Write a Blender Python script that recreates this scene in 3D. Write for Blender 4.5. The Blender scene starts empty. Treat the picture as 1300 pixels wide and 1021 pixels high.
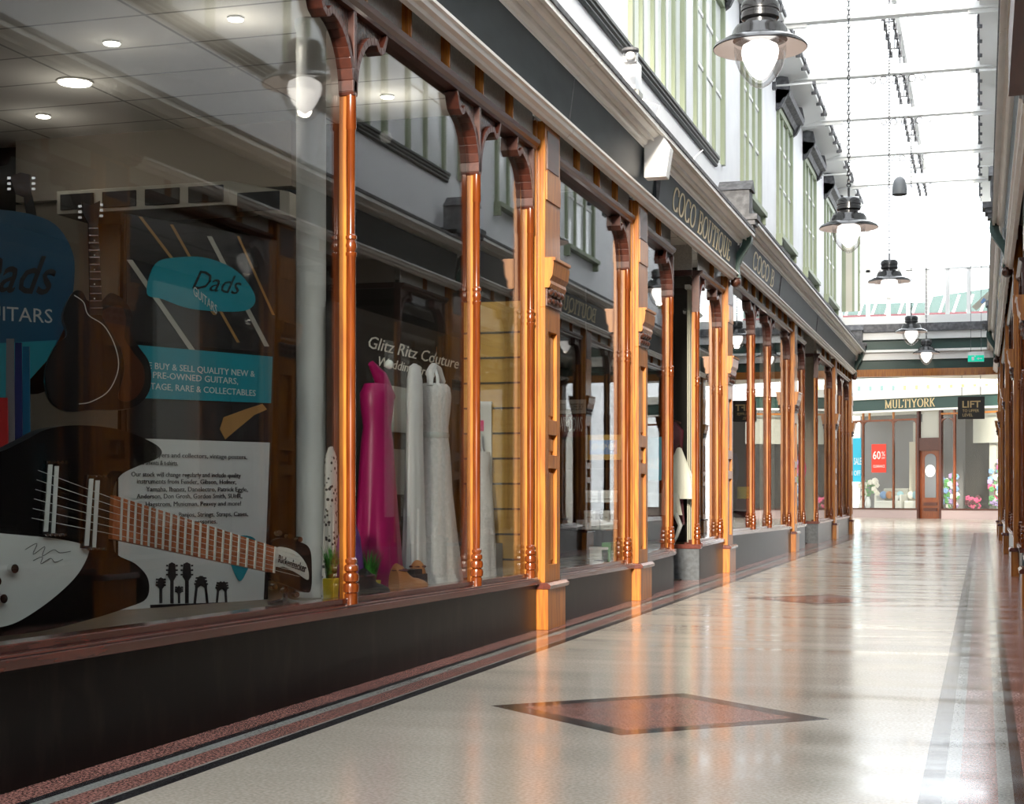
import bpy, bmesh, math, random
from mathutils import Vector, Matrix
random.seed(7)
PI = math.pi
sc = bpy.context.scene
COL = sc.collection

# ------------------------------------------------------------------ camera
YAW = math.atan(597/2000)
S, C_ = math.sin(YAW), math.cos(YAW)
cam = bpy.data.cameras.new('camera')
cam.sensor_fit = 'HORIZONTAL'; cam.sensor_width = 36
cam.lens = 36*2000/1300
cam.shift_y = 115.5/1300
cam.clip_end = 300; cam.clip_start = .05
co = bpy.data.objects.new('camera', cam); COL.objects.link(co)
co.location = (0, 0, 1); co.rotation_euler = (PI/2, 0, YAW)
sc.camera = co

def P(px, py, t):
    u = (px-650)/2000
    return Vector(((-S+u*C_)*t, (C_+u*S)*t, 1+(626-py)/2000*t))
def onX(px, py, X):
    u = (px-650)/2000
    return P(px, py, X/(-S+u*C_))
def onY(px, py, Y):
    u = (px-650)/2000
    return P(px, py, Y/(C_+u*S))
def onV(px, py, A, B):      # vertical plane through A and B (x, y)
    u = (px-650)/2000
    dx, dy = -S+u*C_, C_+u*S
    nx, ny = -(B[1]-A[1]), B[0]-A[0]
    return P(px, py, (A[0]*nx+A[1]*ny)/(dx*nx+dy*ny))

# ------------------------------------------------------------------ materials
M = {}
def mat(name, col, rough=.5, metal=0, coat=0, spec=.5, emis=None, estr=0, noise=None, bump=None, coatr=.08):
    m = bpy.data.materials.new(name); m.use_nodes = True
    nt = m.node_tree; b = nt.nodes['Principled BSDF']
    b.inputs['Base Color'].default_value = (*col, 1)
    b.inputs['Roughness'].default_value = rough
    b.inputs['Metallic'].default_value = metal
    b.inputs['Coat Weight'].default_value = coat
    b.inputs['Coat Roughness'].default_value = coatr
    b.inputs['Specular IOR Level'].default_value = spec
    if emis:
        b.inputs['Emission Color'].default_value = (*emis, 1)
        b.inputs['Emission Strength'].default_value = estr
    if noise:                    # (scale xyz, colour2, contrast)
        sc3, col2, lo, hi = noise
        tc = nt.nodes.new('ShaderNodeTexCoord'); mp = nt.nodes.new('ShaderNodeMapping')
        geo = nt.nodes.new('ShaderNodeNewGeometry')
        mp.inputs['Scale'].default_value = sc3
        nz = nt.nodes.new('ShaderNodeTexNoise'); nz.inputs['Scale'].default_value = 1; nz.inputs['Detail'].default_value = 6
        rp = nt.nodes.new('ShaderNodeValToRGB')
        rp.color_ramp.elements[0].position = lo; rp.color_ramp.elements[1].position = hi
        rp.color_ramp.elements[0].color = (*col, 1); rp.color_ramp.elements[1].color = (*col2, 1)
        nt.links.new(geo.outputs['Position'], mp.inputs['Vector'])
        nt.links.new(mp.outputs['Vector'], nz.inputs['Vector'])
        nt.links.new(nz.outputs['Fac'], rp.inputs['Fac'])
        nt.links.new(rp.outputs['Color'], b.inputs['Base Color'])
        if bump:
            bp = nt.nodes.new('ShaderNodeBump'); bp.inputs['Strength'].default_value = bump; bp.inputs['Distance'].default_value = .01
            nt.links.new(nz.outputs['Fac'], bp.inputs['Height'])
            nt.links.new(bp.outputs['Normal'], b.inputs['Normal'])
    M[name] = m
    return m

mat('wood', (.47, .175, .018), .34, coat=.15, spec=.35, noise=((45, 45, 3), (.24, .065, .010), .35, .7))
mat('wood_red', (.19, .045, .008), .22, coat=.5, noise=((60, 60, 4), (.10, .018, .004), .35, .7))
mat('mahogany', (.075, .019, .010), .4, coat=.15, noise=((30, 4, 30), (.05, .013, .008), .35, .7))
mat('carving', (.10, .03, .012), .35, coat=.3, noise=((70, 70, 70), (.02, .006, .004), .42, .58), bump=.9)
mat('sill_wood', (.12, .03, .02), .22, coat=.6, noise=((30, 3, 30), (.07, .018, .012), .35, .7))
mat('granite', (.005, .0045, .0045), .3, spec=.12, noise=((9, 9, 3), (.020, .016, .013), .5, .8))
mat('stone_dark', (.02, .026, .032), .5, noise=((20, 20, 20), (.04, .05, .06), .4, .6))
mat('cream', (.90, .885, .85), .4, noise=((3, 3, 3), (.83, .81, .77), .4, .7))
mat('fascia', (.009, .013, .017), .45, spec=.2, noise=((3, 3, 8), (.020, .028, .033), .35, .75))
mat('lead', (.07, .07, .075), .6, noise=((12, 12, 12), (.16, .16, .17), .4, .7))
mat('white_wall', (.86, .86, .87), .7, noise=((2, 2, 2), (.80, .80, .82), .4, .7))
mat('white', (.82, .82, .80), .5)
mat('sage', (.27, .31, .20), .5)
mat('dark_green', (.012, .05, .04), .4)
mat('black_green', (.015, .022, .02), .4)
mat('black', (.008, .008, .008), .3, coat=.3)
mat('matt_black', (.012, .011, .011), .7)
mat('lamp_black', (.012, .012, .013), .22, coat=.6)
mat('lamp_inner', (.75, .66, .62), .4)
mat('bulb', (1, 1, 1), .5, emis=(1, .95, .9), estr=3.2)
mat('gold', (.55, .43, .22), .35, metal=.3)
mat('chrome', (.75, .75, .75), .12, metal=1)
mat('chain', (.05, .05, .055), .35, metal=.6)
mat('teal', (.02, .30, .38), .4)
mat('teal_dark', (.01, .10, .20), .35)
mat('off_white', (.62, .64, .62), .5)
mat('paper', (.72, .74, .72), .5)
mat('ink', (.02, .02, .022), .6)
mat('pearl', (.62, .66, .64), .2, coat=.5)
mat('rosewood', (.42, .13, .05), .35, noise=((40, 40, 40), (.26, .07, .03), .35, .7))
mat('burst', (.06, .018, .006), .3, spec=.3)
mat('guitar_black', (.006, .006, .007), .35, spec=.2)
mat('neck_wood', (.45, .25, .09), .35)
mat('satin', (.80, .80, .80), .45, noise=((50, 50, 50), (.66, .67, .66), .35, .65), bump=.5)
mat('tulle', (.8, .82, .82), .6)
mat('magenta', (.32, .006, .10), .45)
mat('maroon', (.09, .008, .02), .6)
mat('ivory', (.72, .70, .62), .6)
mat('slat', (.60, .38, .10), .4, noise=((6, 6, 30), (.52, .31, .075), .35, .7))
mat('slot', (.10, .085, .06), .4, metal=.3)
mat('yellow', (.75, .62, .02), .45)
mat('grass', (.05, .28, .03), .5, noise=((50, 50, 50), (.015, .10, .01), .4, .6))
mat('tan', (.50, .21, .07), .5)
mat('red_fabric', (.5, .02, .02), .5)
mat('navy', (.01, .014, .10), .6)
mat('grey_fabric', (.16, .16, .17), .8)
mat('skin_white', (.7, .7, .7), .4)
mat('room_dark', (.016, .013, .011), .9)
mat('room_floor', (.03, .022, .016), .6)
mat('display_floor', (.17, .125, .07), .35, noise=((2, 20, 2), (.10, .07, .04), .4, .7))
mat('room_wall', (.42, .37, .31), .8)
mat('duct', (.48, .46, .40), .5)
mat('frosted', (.62, .62, .58), .3, noise=((60, 60, 60), (.52, .52, .49), .4, .6))
mat('pane_pale', (.86, .88, .88), .12)
mat('blind', (.55, .52, .43), .6)
mat('purple', (.13, .03, .22), .6)
mat('exit_green', (.0, .42, .28), .4, emis=(0, .7, .45), estr=.6)
mat('sale_red', (.75, .035, .015), .45)
mat('banner_blue', (.02, .42, .62), .45)
mat('cushion_blue', (.35, .58, .66), .8)
mat('cushion_white', (.78, .78, .74), .8)
mat('cushion_grey', (.42, .42, .38), .8)
mat('petal_white', (.85, .82, .75), .6)
mat('petal_pink', (.72, .08, .22), .6)
mat('petal_blue', (.20, .35, .62), .6)
mat('petal_lilac', (.45, .32, .60), .6)
mat('leaf', (.10, .32, .10), .5)
mat('pink_stone', (.42, .33, .32), .35)
mat('speaker_grey', (.13, .14, .15), .5)
mat('render', (.78, .76, .70), .8)
mat('building_teal', (.05, .10, .095), .6)
mat('amber', (.85, .55, .05), .6)
mat('plastic_white', (.85, .85, .84), .35)
mat('light_disc', (1, 1, 1), .5, emis=(1, .95, .82), estr=12)
mat('sign_black', (.01, .011, .010), .35)
mat('pink_card', (.85, .1, .25), .5)
mat('dotted', (.5, .5, .5), .7)
mat('carpet', (.02, .02, .022), .9)

# dotted fabric: voronoi spots
def dotted():
    m = M['dotted']; nt = m.node_tree; b = nt.nodes['Principled BSDF']
    geo = nt.nodes.new('ShaderNodeNewGeometry'); v = nt.nodes.new('ShaderNodeTexVoronoi'); v.inputs['Scale'].default_value = 34
    r = nt.nodes.new('ShaderNodeValToRGB'); r.color_ramp.elements[0].position = .28; r.color_ramp.elements[1].position = .36
    r.color_ramp.elements[0].color = (.02, .02, .02, 1); r.color_ramp.elements[1].color = (.5, .5, .48, 1)
    nt.links.new(geo.outputs['Position'], v.inputs['Vector']); nt.links.new(v.outputs['Distance'], r.inputs['Fac'])
    nt.links.new(r.outputs['Color'], b.inputs['Base Color'])
dotted()

def thin_glass(name, tint=(1, 1, 1), base=.04, power=5, rough=0.0):
    m = bpy.data.materials.new(name); m.use_nodes = True
    nt = m.node_tree; nt.nodes.clear()
    out = nt.nodes.new('ShaderNodeOutputMaterial'); mix = nt.nodes.new('ShaderNodeMixShader')
    tr = nt.nodes.new('ShaderNodeBsdfTransparent'); tr.inputs[0].default_value = (*tint, 1)
    gl = nt.nodes.new('ShaderNodeBsdfGlossy'); gl.inputs['Roughness'].default_value = rough
    lw = nt.nodes.new('ShaderNodeLayerWeight'); lw.inputs['Blend'].default_value = .5
    pw = nt.nodes.new('ShaderNodeMath'); pw.operation = 'POWER'; pw.inputs[1].default_value = power
    mul = nt.nodes.new('ShaderNodeMath'); mul.operation = 'MULTIPLY_ADD'; mul.inputs[1].default_value = 1-base; mul.inputs[2].default_value = base
    nt.links.new(lw.outputs['Facing'], pw.inputs[0]); nt.links.new(pw.outputs[0], mul.inputs[0])
    nt.links.new(mul.outputs[0], mix.inputs[0]); nt.links.new(tr.outputs[0], mix.inputs[1]); nt.links.new(gl.outputs[0], mix.inputs[2])
    nt.links.new(mix.outputs[0], out.inputs[0])
    M[name] = m
thin_glass('glass', (.96, .97, .96), base=.045)
thin_glass('globe_glass', (.94, .94, .94), base=.07, power=3)
thin_glass('roof_glass', (.95, .96, .97), base=.02)

def floor_material():
    m = bpy.data.materials.new('terrazzo'); m.use_nodes = True
    nt = m.node_tree; b = nt.nodes['Principled BSDF']; N = nt.nodes.new; L = nt.links.new
    geo = N('ShaderNodeNewGeometry'); sep = N('ShaderNodeSeparateXYZ'); L(geo.outputs['Position'], sep.inputs[0])
    def speck(scale, c0, c1, lo, hi):
        v = N('ShaderNodeTexNoise'); v.inputs['Scale'].default_value = scale; v.inputs['Detail'].default_value = 3
        L(geo.outputs['Position'], v.inputs['Vector'])
        r = N('ShaderNodeValToRGB'); r.color_ramp.elements[0].position = lo; r.color_ramp.elements[1].position = hi
        r.color_ramp.elements[0].color = (*c0, 1); r.color_ramp.elements[1].color = (*c1, 1)
        L(v.outputs['Fac'], r.inputs['Fac']); return r.outputs['Color']
    cream = speck(70, (.42, .375, .31), (.56, .505, .425), .38, .62)
    red = speck(90, (.16, .06, .05), (.46, .25, .21), .40, .66)
    blk = speck(90, (.015, .015, .017), (.06, .06, .065), .45, .75)
    grey = speck(90, (.22, .23, .21), (.36, .37, .345), .40, .65)
    def rng(v, lo, hi):
        a = N('ShaderNodeMath'); a.operation = 'GREATER_THAN'; L(v, a.inputs[0]); a.inputs[1].default_value = lo
        c = N('ShaderNodeMath'); c.operation = 'LESS_THAN'; L(v, c.inputs[0]); c.inputs[1].default_value = hi
        d = N('ShaderNodeMath'); d.operation = 'MULTIPLY'; L(a.outputs[0], d.inputs[0]); L(c.outputs[0], d.inputs[1]); return d.outputs[0]
    def over(base, col, fac):
        x = N('ShaderNodeMix'); x.data_type = 'RGBA'; L(fac, x.inputs[0]); L(base, x.inputs[6]); L(col, x.inputs[7]); return x.outputs[2]
    cur = cream
    X = sep.outputs['X']
    # lengthwise borders stop where the crossing begins
    Y = sep.outputs['Y']
    inarc = rng(Y, -20, 41)
    def strip(col, lo, hi):
        nonlocal cur
        f = N('ShaderNodeMath'); f.operation = 'MULTIPLY'; L(rng(X, lo, hi), f.inputs[0]); L(inarc, f.inputs[1])
        cur = over(cur, col, f.outputs[0])
    for col, lo, hi in ((red, -9, -2.98), (blk, -2.98, -2.935), (grey, -2.935, -2.875), (red, -2.875, -2.755), (grey, -2.755, -2.74), (blk, -2.74, -2.675),
                        (blk, -.20, -.125), (grey, -.125, -.075), (red, -.075, .05), (grey, .05, .10), (blk, .10, .14), (red, .14, 9)):
        strip(col, lo, hi)
    # diamonds: period 7.95 along Y from 7.07
    def mth(op, a, bb=None):
        n = N('ShaderNodeMath'); n.operation = op
        if isinstance(a, float): n.inputs[0].default_value = a
        else: L(a, n.inputs[0])
        if bb is not None:
            if isinstance(bb, float): n.inputs[1].default_value = bb
            else: L(bb, n.inputs[1])
        return n.outputs[0]
    dx = mth('DIVIDE', mth('ABSOLUTE', mth('ADD', X, 1.43)), .785)
    yy = mth('PINGPONG', mth('ADD', Y, -7.07+7.95*4), 3.975)
    dy = mth('DIVIDE', yy, .715)
    d = mth('ADD', dx, dy)
    cur = over(cur, blk, mth('MULTIPLY', mth('LESS_THAN', d, 1.0), inarc))
    cur = over(cur, red, mth('MULTIPLY', mth('LESS_THAN', d, .80), inarc))
    L(cur, b.inputs['Base Color'])
    n = N('ShaderNodeTexNoise'); n.inputs['Scale'].default_value = 1.0; n.inputs['Detail'].default_value = 5
    mp = N('ShaderNodeMapping'); mp.inputs['Scale'].default_value = (.6, 3.0, 1); L(geo.outputs['Position'], mp.inputs[0]); L(mp.outputs[0], n.inputs['Vector'])
    mr = N('ShaderNodeMapRange'); mr.inputs[1].default_value = .3; mr.inputs[2].default_value = .7; mr.inputs[3].default_value = .10; mr.inputs[4].default_value = .24
    L(n.outputs['Fac'], mr.inputs[0]); L(mr.outputs[0], b.inputs['Roughness'])
    b.inputs['Specular IOR Level'].default_value = .42
    bp = N('ShaderNodeBump'); bp.inputs['Strength'].default_value = .10; bp.inputs['Distance'].default_value = .02
    L(n.outputs['Fac'], bp.inputs['Height']); L(bp.outputs['Normal'], b.inputs['Normal'])
    M['terrazzo'] = m
floor_material()

def tile_material():
    m = bpy.data.materials.new('ceiling_tile'); m.use_nodes = True
    nt = m.node_tree; b = nt.nodes['Principled BSDF']; N = nt.nodes.new; L = nt.links.new
    geo = N('ShaderNodeNewGeometry'); br = N('ShaderNodeTexBrick')
    br.offset = 0; br.inputs['Color1'].default_value = (.74, .72, .68, 1); br.inputs['Color2'].default_value = (.71, .69, .65, 1)
    br.inputs['Mortar'].default_value = (.30, .29, .27, 1); br.inputs['Scale'].default_value = 1
    br.inputs['Brick Width'].default_value = 1.2; br.inputs['Row Height'].default_value = .6; br.inputs['Mortar Size'].default_value = .012
    L(geo.outputs['Position'], br.inputs['Vector']); L(br.outputs['Color'], b.inputs['Base Color'])
    b.inputs['Roughness'].default_value = .8
    M['ceiling_tile'] = m
tile_material()

# ------------------------------------------------------------------ mesh builder
ORG = {}
class MB:
    def __init__(s): s.v = []; s.f = []
    def add(s, vs, fs):
        n = len(s.v); s.v += [tuple(v) for v in vs]; s.f += [tuple(i+n for i in f) for f in fs]; return s
    def box(s, x0, x1, y0, y1, z0, z1):
        return s.add([(x0,y0,z0),(x1,y0,z0),(x1,y1,z0),(x0,y1,z0),(x0,y0,z1),(x1,y0,z1),(x1,y1,z1),(x0,y1,z1)],
                     [(0,3,2,1),(4,5,6,7),(0,1,5,4),(1,2,6,5),(2,3,7,6),(3,0,4,7)])
    def hexa(s, p):
        return s.add(p, [(0,3,2,1),(4,5,6,7),(0,1,5,4),(1,2,6,5),(2,3,7,6),(3,0,4,7)])
    def prism(s, poly, n):          # poly: 3D points, n: extrude vector
        k = len(poly); n = Vector(n)
        vs = [Vector(p) for p in poly]; vs += [p+n for p in vs]
        fs = [tuple(range(k)), tuple(range(2*k-1, k-1, -1))]
        fs += [(i, (i+1) % k, (i+1) % k+k, i+k) for i in range(k)]
        return s.add(vs, fs)
    def sweepY(s, prof, y0, y1):    # prof: (x, z) closed
        return s.prism([(x, y0, z) for x, z in prof], (0, y1-y0, 0))
    def lathe(s, prof, c=(0,0,0), n=16, caps=True):      # prof (r, z)
        vs = []; fs = []
        for r, z in prof:
            for i in range(n):
                a = 2*PI*i/n; vs.append((c[0]+r*math.cos(a), c[1]+r*math.sin(a), c[2]+z))
        for j in range(len(prof)-1):
            for i in range(n):
                fs.append((j*n+i, j*n+(i+1) % n, (j+1)*n+(i+1) % n, (j+1)*n+i))
        if caps:
            fs.append(tuple(range(n-1, -1, -1))); k = (len(prof)-1)*n; fs.append(tuple(range(k, k+n)))
        return s.add(vs, fs)
    def tube(s, pts, r, n=8, closed=False):
        pts = [Vector(p) for p in pts]; k = len(pts); vs = []; fs = []
        rr = r if isinstance(r, (list, tuple)) else [r]*k
        up = None
        for i, p in enumerate(pts):
            if closed: d = pts[(i+1) % k]-pts[i-1]
            else: d = pts[min(i+1, k-1)]-pts[max(i-1, 0)]
            d.normalize()
            if up is None: up = d.orthogonal().normalized()
            else:
                up = up-d*up.dot(d)
                up = up.normalized() if up.length > 1e-6 else d.orthogonal().normalized()
            w = d.cross(up)
            for j in range(n):
                a = 2*PI*j/n; vs.append(p+(up*math.cos(a)+w*math.sin(a))*rr[i])
        for i in range(k if closed else k-1):
            for j in range(n):
                a = i*n+j; b = i*n+(j+1) % n; c = ((i+1) % k)*n+(j+1) % n; d = ((i+1) % k)*n+j
                fs.append((a, b, c, d))
        if not closed:
            fs.append(tuple(range(n-1, -1, -1))); fs.append(tuple(range((k-1)*n, k*n)))
        return s.add(vs, fs)
    def band(s, pts, ws, n):        # strip with variable half widths in plane normal to n, thickness |n|
        n = Vector(n); nn = n.normalized(); pts = [Vector(p) for p in pts]; k = len(pts); L1 = []; L2 = []
        for i, p in enumerate(pts):
            d = (pts[min(i+1, k-1)]-pts[max(i-1, 0)]).normalized(); w = d.cross(nn)
            h = ws[i] if isinstance(ws, (list, tuple)) else ws
            L1.append(p+w*h); L2.append(p-w*h)
        for i in range(k-1):
            a, b, c, d = L1[i], L1[i+1], L2[i+1], L2[i]
            s.hexa([a, b, c, d, a+n, b+n, c+n, d+n])
        return s
    def ball(s, c, r, n=10, sq=(1,1,1)):
        prof = [(max(1e-4, math.sin(PI*i/n))*r, -math.cos(PI*i/n)*r) for i in range(n+1)]
        t = MB(); t.lathe(prof, n=n+4, caps=False)
        c = Vector(c)
        return s.add([(c.x+v[0]*sq[0], c.y+v[1]*sq[1], c.z+v[2]*sq[2]) for v in t.v], t.f)
    def mirror(s):
        s.v = [(-2.7-x, y, z) for x, y, z in s.v]; return s
    def build(s, name, m, parent=None, smooth=False, bevel=0):
        me = bpy.data.meshes.new(name)
        o = bpy.data.objects.new(name, me); COL.objects.link(o)
        g = Vector(ORG.get(parent.name, (0,0,0))) if parent else Vector((0,0,0))
        me.from_pydata([tuple(Vector(v)-g) for v in s.v], [], s.f)
        bm = bmesh.new(); bm.from_mesh(me)
        bmesh.ops.recalc_face_normals(bm, faces=bm.faces); bm.to_mesh(me); bm.free()
        me.materials.append(M[m])
        if smooth:
            for p in me.polygons: p.use_smooth = True
            md = None
            try:
                me.set_sharp_from_angle(angle=math.radians(40))
            except Exception: pass
        if bevel:
            b = o.modifiers.new('bevel', 'BEVEL'); b.width = bevel; b.segments = 2; b.limit_method = 'ANGLE'
        if parent:
            o.parent = parent; ORG[o.name] = tuple(g)
        return o

def tag(o, label=None, cat=None, group=None, kind=None):
    if label: o['label'] = label
    if cat: o['category'] = cat
    if group: o['group'] = group
    if kind: o['kind'] = kind
    return o
def thing(name, loc, label=None, cat=None, group=None, kind=None):
    o = bpy.data.objects.new(name, None); COL.objects.link(o); o.location = loc
    o.empty_display_size = .1
    ORG[o.name] = tuple(loc)
    return tag(o, label, cat, group, kind)
def solo(mb, name, m, label=None, cat=None, group=None, kind=None, loc=None, **k):
    """a thing that is one mesh, its origin at its base"""
    if loc is None:
        xs = [v[0] for v in mb.v]; ys = [v[1] for v in mb.v]; zs = [v[2] for v in mb.v]
        loc = ((min(xs)+max(xs))/2, (min(ys)+max(ys))/2, min(zs))
    mb.v = [(v[0]-loc[0], v[1]-loc[1], v[2]-loc[2]) for v in mb.v]
    o = mb.build(name, m, None, **k); o.location = loc
    ORG[o.name] = tuple(loc)
    return tag(o, label, cat, group, kind)
def copy_tree(o, parent=None):
    c = o.copy(); COL.objects.link(c)
    if parent: c.parent = parent
    for ch in list(o.children): copy_tree(ch, c)
    return c

# ------------------------------------------------------------------ lettering
def arc(cx, cy, rx, ry, a0, a1, n=14):
    return [(cx+rx*math.cos(math.radians(a0+(a1-a0)*i/n)), cy+ry*math.sin(math.radians(a0+(a1-a0)*i/n))) for i in range(n+1)]
def stem(x, y0=0, y1=1): return [(x, y0), (x, y1)]
def serif(x, y, h=.15): return [(x-h, y), (x+h, y)]
SER = {
 'B': (.66, [stem(.15), serif(.15,.03), serif(.15,.97), [(.15,.97),(.36,.97)]+arc(.36,.75,.2,.22,90,-90)+[(.15,.53)], [(.15,.53),(.38,.53)]+arc(.38,.28,.24,.25,90,-90)+[(.15,.03)]]),
 'C': (.78, [arc(.42,.5,.35,.47,40,320,22), [(.70,.70),(.70,.95)], [(.70,.05),(.70,.25)]]),
 'D': (.8, [stem(.15), serif(.15,.03), serif(.15,.97), [(.15,.97),(.35,.97)]+arc(.35,.5,.36,.47,90,-90)+[(.15,.03)]]),
 'E': (.64, [stem(.15), [(.02,.03),(.6,.03)], [(.02,.97),(.56,.97)], [(.15,.52),(.44,.52)], [(.58,.03),(.60,.24)], [(.55,.97),(.57,.78)]]),
 'I': (.32, [stem(.16), serif(.16,.03), serif(.16,.97)]),
 'K': (.74, [stem(.15), serif(.15,.03), serif(.15,.97), [(.17,.42),(.6,.97)], [(.3,.58),(.64,.03)], serif(.64,.03,.1), serif(.6,.97,.1)]),
 'L': (.62, [stem(.15), serif(.15,.97), [(.02,.03),(.58,.03)], [(.56,.03),(.60,.28)]]),
 'M': (.96, [stem(.12), stem(.82), serif(.12,.03), serif(.82,.03), serif(.08,.97,.1), serif(.86,.97,.1), [(.12,.97),(.47,.06)], [(.47,.06),(.82,.97)]]),
 'O': (.84, [arc(.42,.5,.35,.47,0,360,28)]),
 'P': (.64, [stem(.15), serif(.15,.03), serif(.15,.97), [(.15,.97),(.36,.97)]+arc(.36,.72,.22,.25,90,-90)+[(.15,.47)]]),
 'Q': (.84, [arc(.42,.5,.35,.47,0,360,28), [(.42,.12),(.62,-.02),(.82,-.12)]]),
 'R': (.72, [stem(.15), serif(.15,.03), serif(.15,.97), [(.15,.97),(.36,.97)]+arc(.36,.74,.21,.23,90,-90)+[(.15,.51)], [(.34,.51),(.62,.03)], serif(.62,.03,.09)]),
 'S': (.6, [arc(.29,.74,.2,.22,30,270,14)[:-1]+arc(.29,.27,.22,.25,90,-150,14), [(.47,.82),(.47,.97)], [(.09,.03),(.09,.2)]]),
 'T': (.72, [stem(.36), serif(.36,.03), [(.04,.97),(.68,.97)], [(.05,.97),(.03,.76)], [(.67,.97),(.69,.76)]]),
 'U': (.78, [[(.15,.97)]+arc(.38,.3,.23,.28,180,360)+[(.61,.97)], serif(.15,.97), serif(.61,.97,.12)]),
 'V': (.76, [[(.08,.97),(.38,.03)], [(.38,.03),(.68,.97)], serif(.08,.97,.11), serif(.68,.97,.11)]),
 'Y': (.74, [[(.08,.97),(.37,.46)], [(.66,.97),(.37,.46)], stem(.37,0,.48), serif(.37,.03), serif(.08,.97,.11), serif(.66,.97,.11)]),
 '&': (.84, [[(.78,.04),(.22,.68)]+arc(.36,.8,.15,.17,200,-40,10)+[(.16,.38)]+arc(.3,.24,.2,.21,140,300,8)+[(.66,.5)]]),
 ' ': (.4, []),
}
def serif_text(txt, o, r, up, h, m, name, parent, width=None, thick=.15, thin=.055, depth=.004):
    o = Vector(o); r = Vector(r).normalized(); up = Vector(up).normalized(); n = r.cross(up)
    tot = sum(SER[ch][0]+.06 for ch in txt)
    sx = width/tot if width else h
    mb = MB(); x = 0
    for ch in txt:
        w, strokes = SER[ch]
        for st in strokes:
            pts = []
            ws = []
            k = len(st)
            for i in range(k):
                a = st[max(i-1, 0)]; b = st[min(i+1, k-1)]
                dx, dy = b[0]-a[0], b[1]-a[1]; l = math.hypot(dx, dy) or 1
                nx, ny = dy/l, dx/l
                ws.append(math.hypot(thick/2*nx, thin/2*ny)*(sx+h)/2)
                pts.append(o+r*((x+st[i][0])*sx)+up*(st[i][1]*h))
            mb.band(pts, ws, n*depth)
        x += w+.06
    return mb.build(name, m, parent)
def sans_text(txt, o, r, up, h, m, name, parent, width=None, shear=0, off=0, depth=.002, align='LEFT', space=1, line=1):
    cu = bpy.data.curves.new('t', 'FONT'); cu.body = txt; cu.size = 1; cu.shear = shear; cu.offset = off
    cu.align_x = align; cu.space_character = space; cu.space_line = line; cu.resolution_u = 2
    ob = bpy.data.objects.new('t', cu); COL.objects.link(ob)
    dg = bpy.context.evaluated_depsgraph_get()
    me = bpy.data.meshes.new_from_object(ob.evaluated_get(dg))
    bpy.data.objects.remove(ob)
    o = Vector(o); r = Vector(r).normalized(); up = Vector(up).normalized(); n = r.cross(up)
    xs = [v.co.x for v in me.vertices]
    sx = h
    if width and xs: sx = width/(max(xs)-min(xs))
    mb = MB(); nv = len(me.vertices)
    base = [o+r*(v.co.x*sx)+up*(v.co.y*h)+n*depth for v in me.vertices]
    fs = [tuple(p.vertices) for p in me.polygons]
    # front faces plus side walls on boundary edges
    cnt = {}
    for f in fs:
        for i in range(len(f)):
            e = (f[i], f[(i+1) % len(f)]); cnt[e] = 1
    side = [e for e in cnt if (e[1], e[0]) not in cnt]
    mb.v = [tuple(b) for b in base]+[tuple(b-n*depth) for b in base]
    mb.f = fs+[(b, a, a+nv, b+nv) for a, b in side]
    bpy.data.meshes.remove(me)
    return mb.build(name, m, parent)

# ------------------------------------------------------------------ ground and shell
XM = -2.7                                     # mirror: x -> XM - x
f = MB(); f.box(-12, 9, -6, 74, -.12, 0)
solo(f, 'floor', 'terrazzo', kind='structure', loc=(0, 0, 0))

PIL = [3.2, 11.1, 14.36, 19.72, 27.05, 34.8, 39.25]   # near edge of each pilaster
PW = .42
DZ = lambda y: .2 if y > 19.9 else 0
GX = -3.18                                    # shop glass plane

def mk(side, mb): return mb.mirror() if side == 'right' else mb

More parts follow.
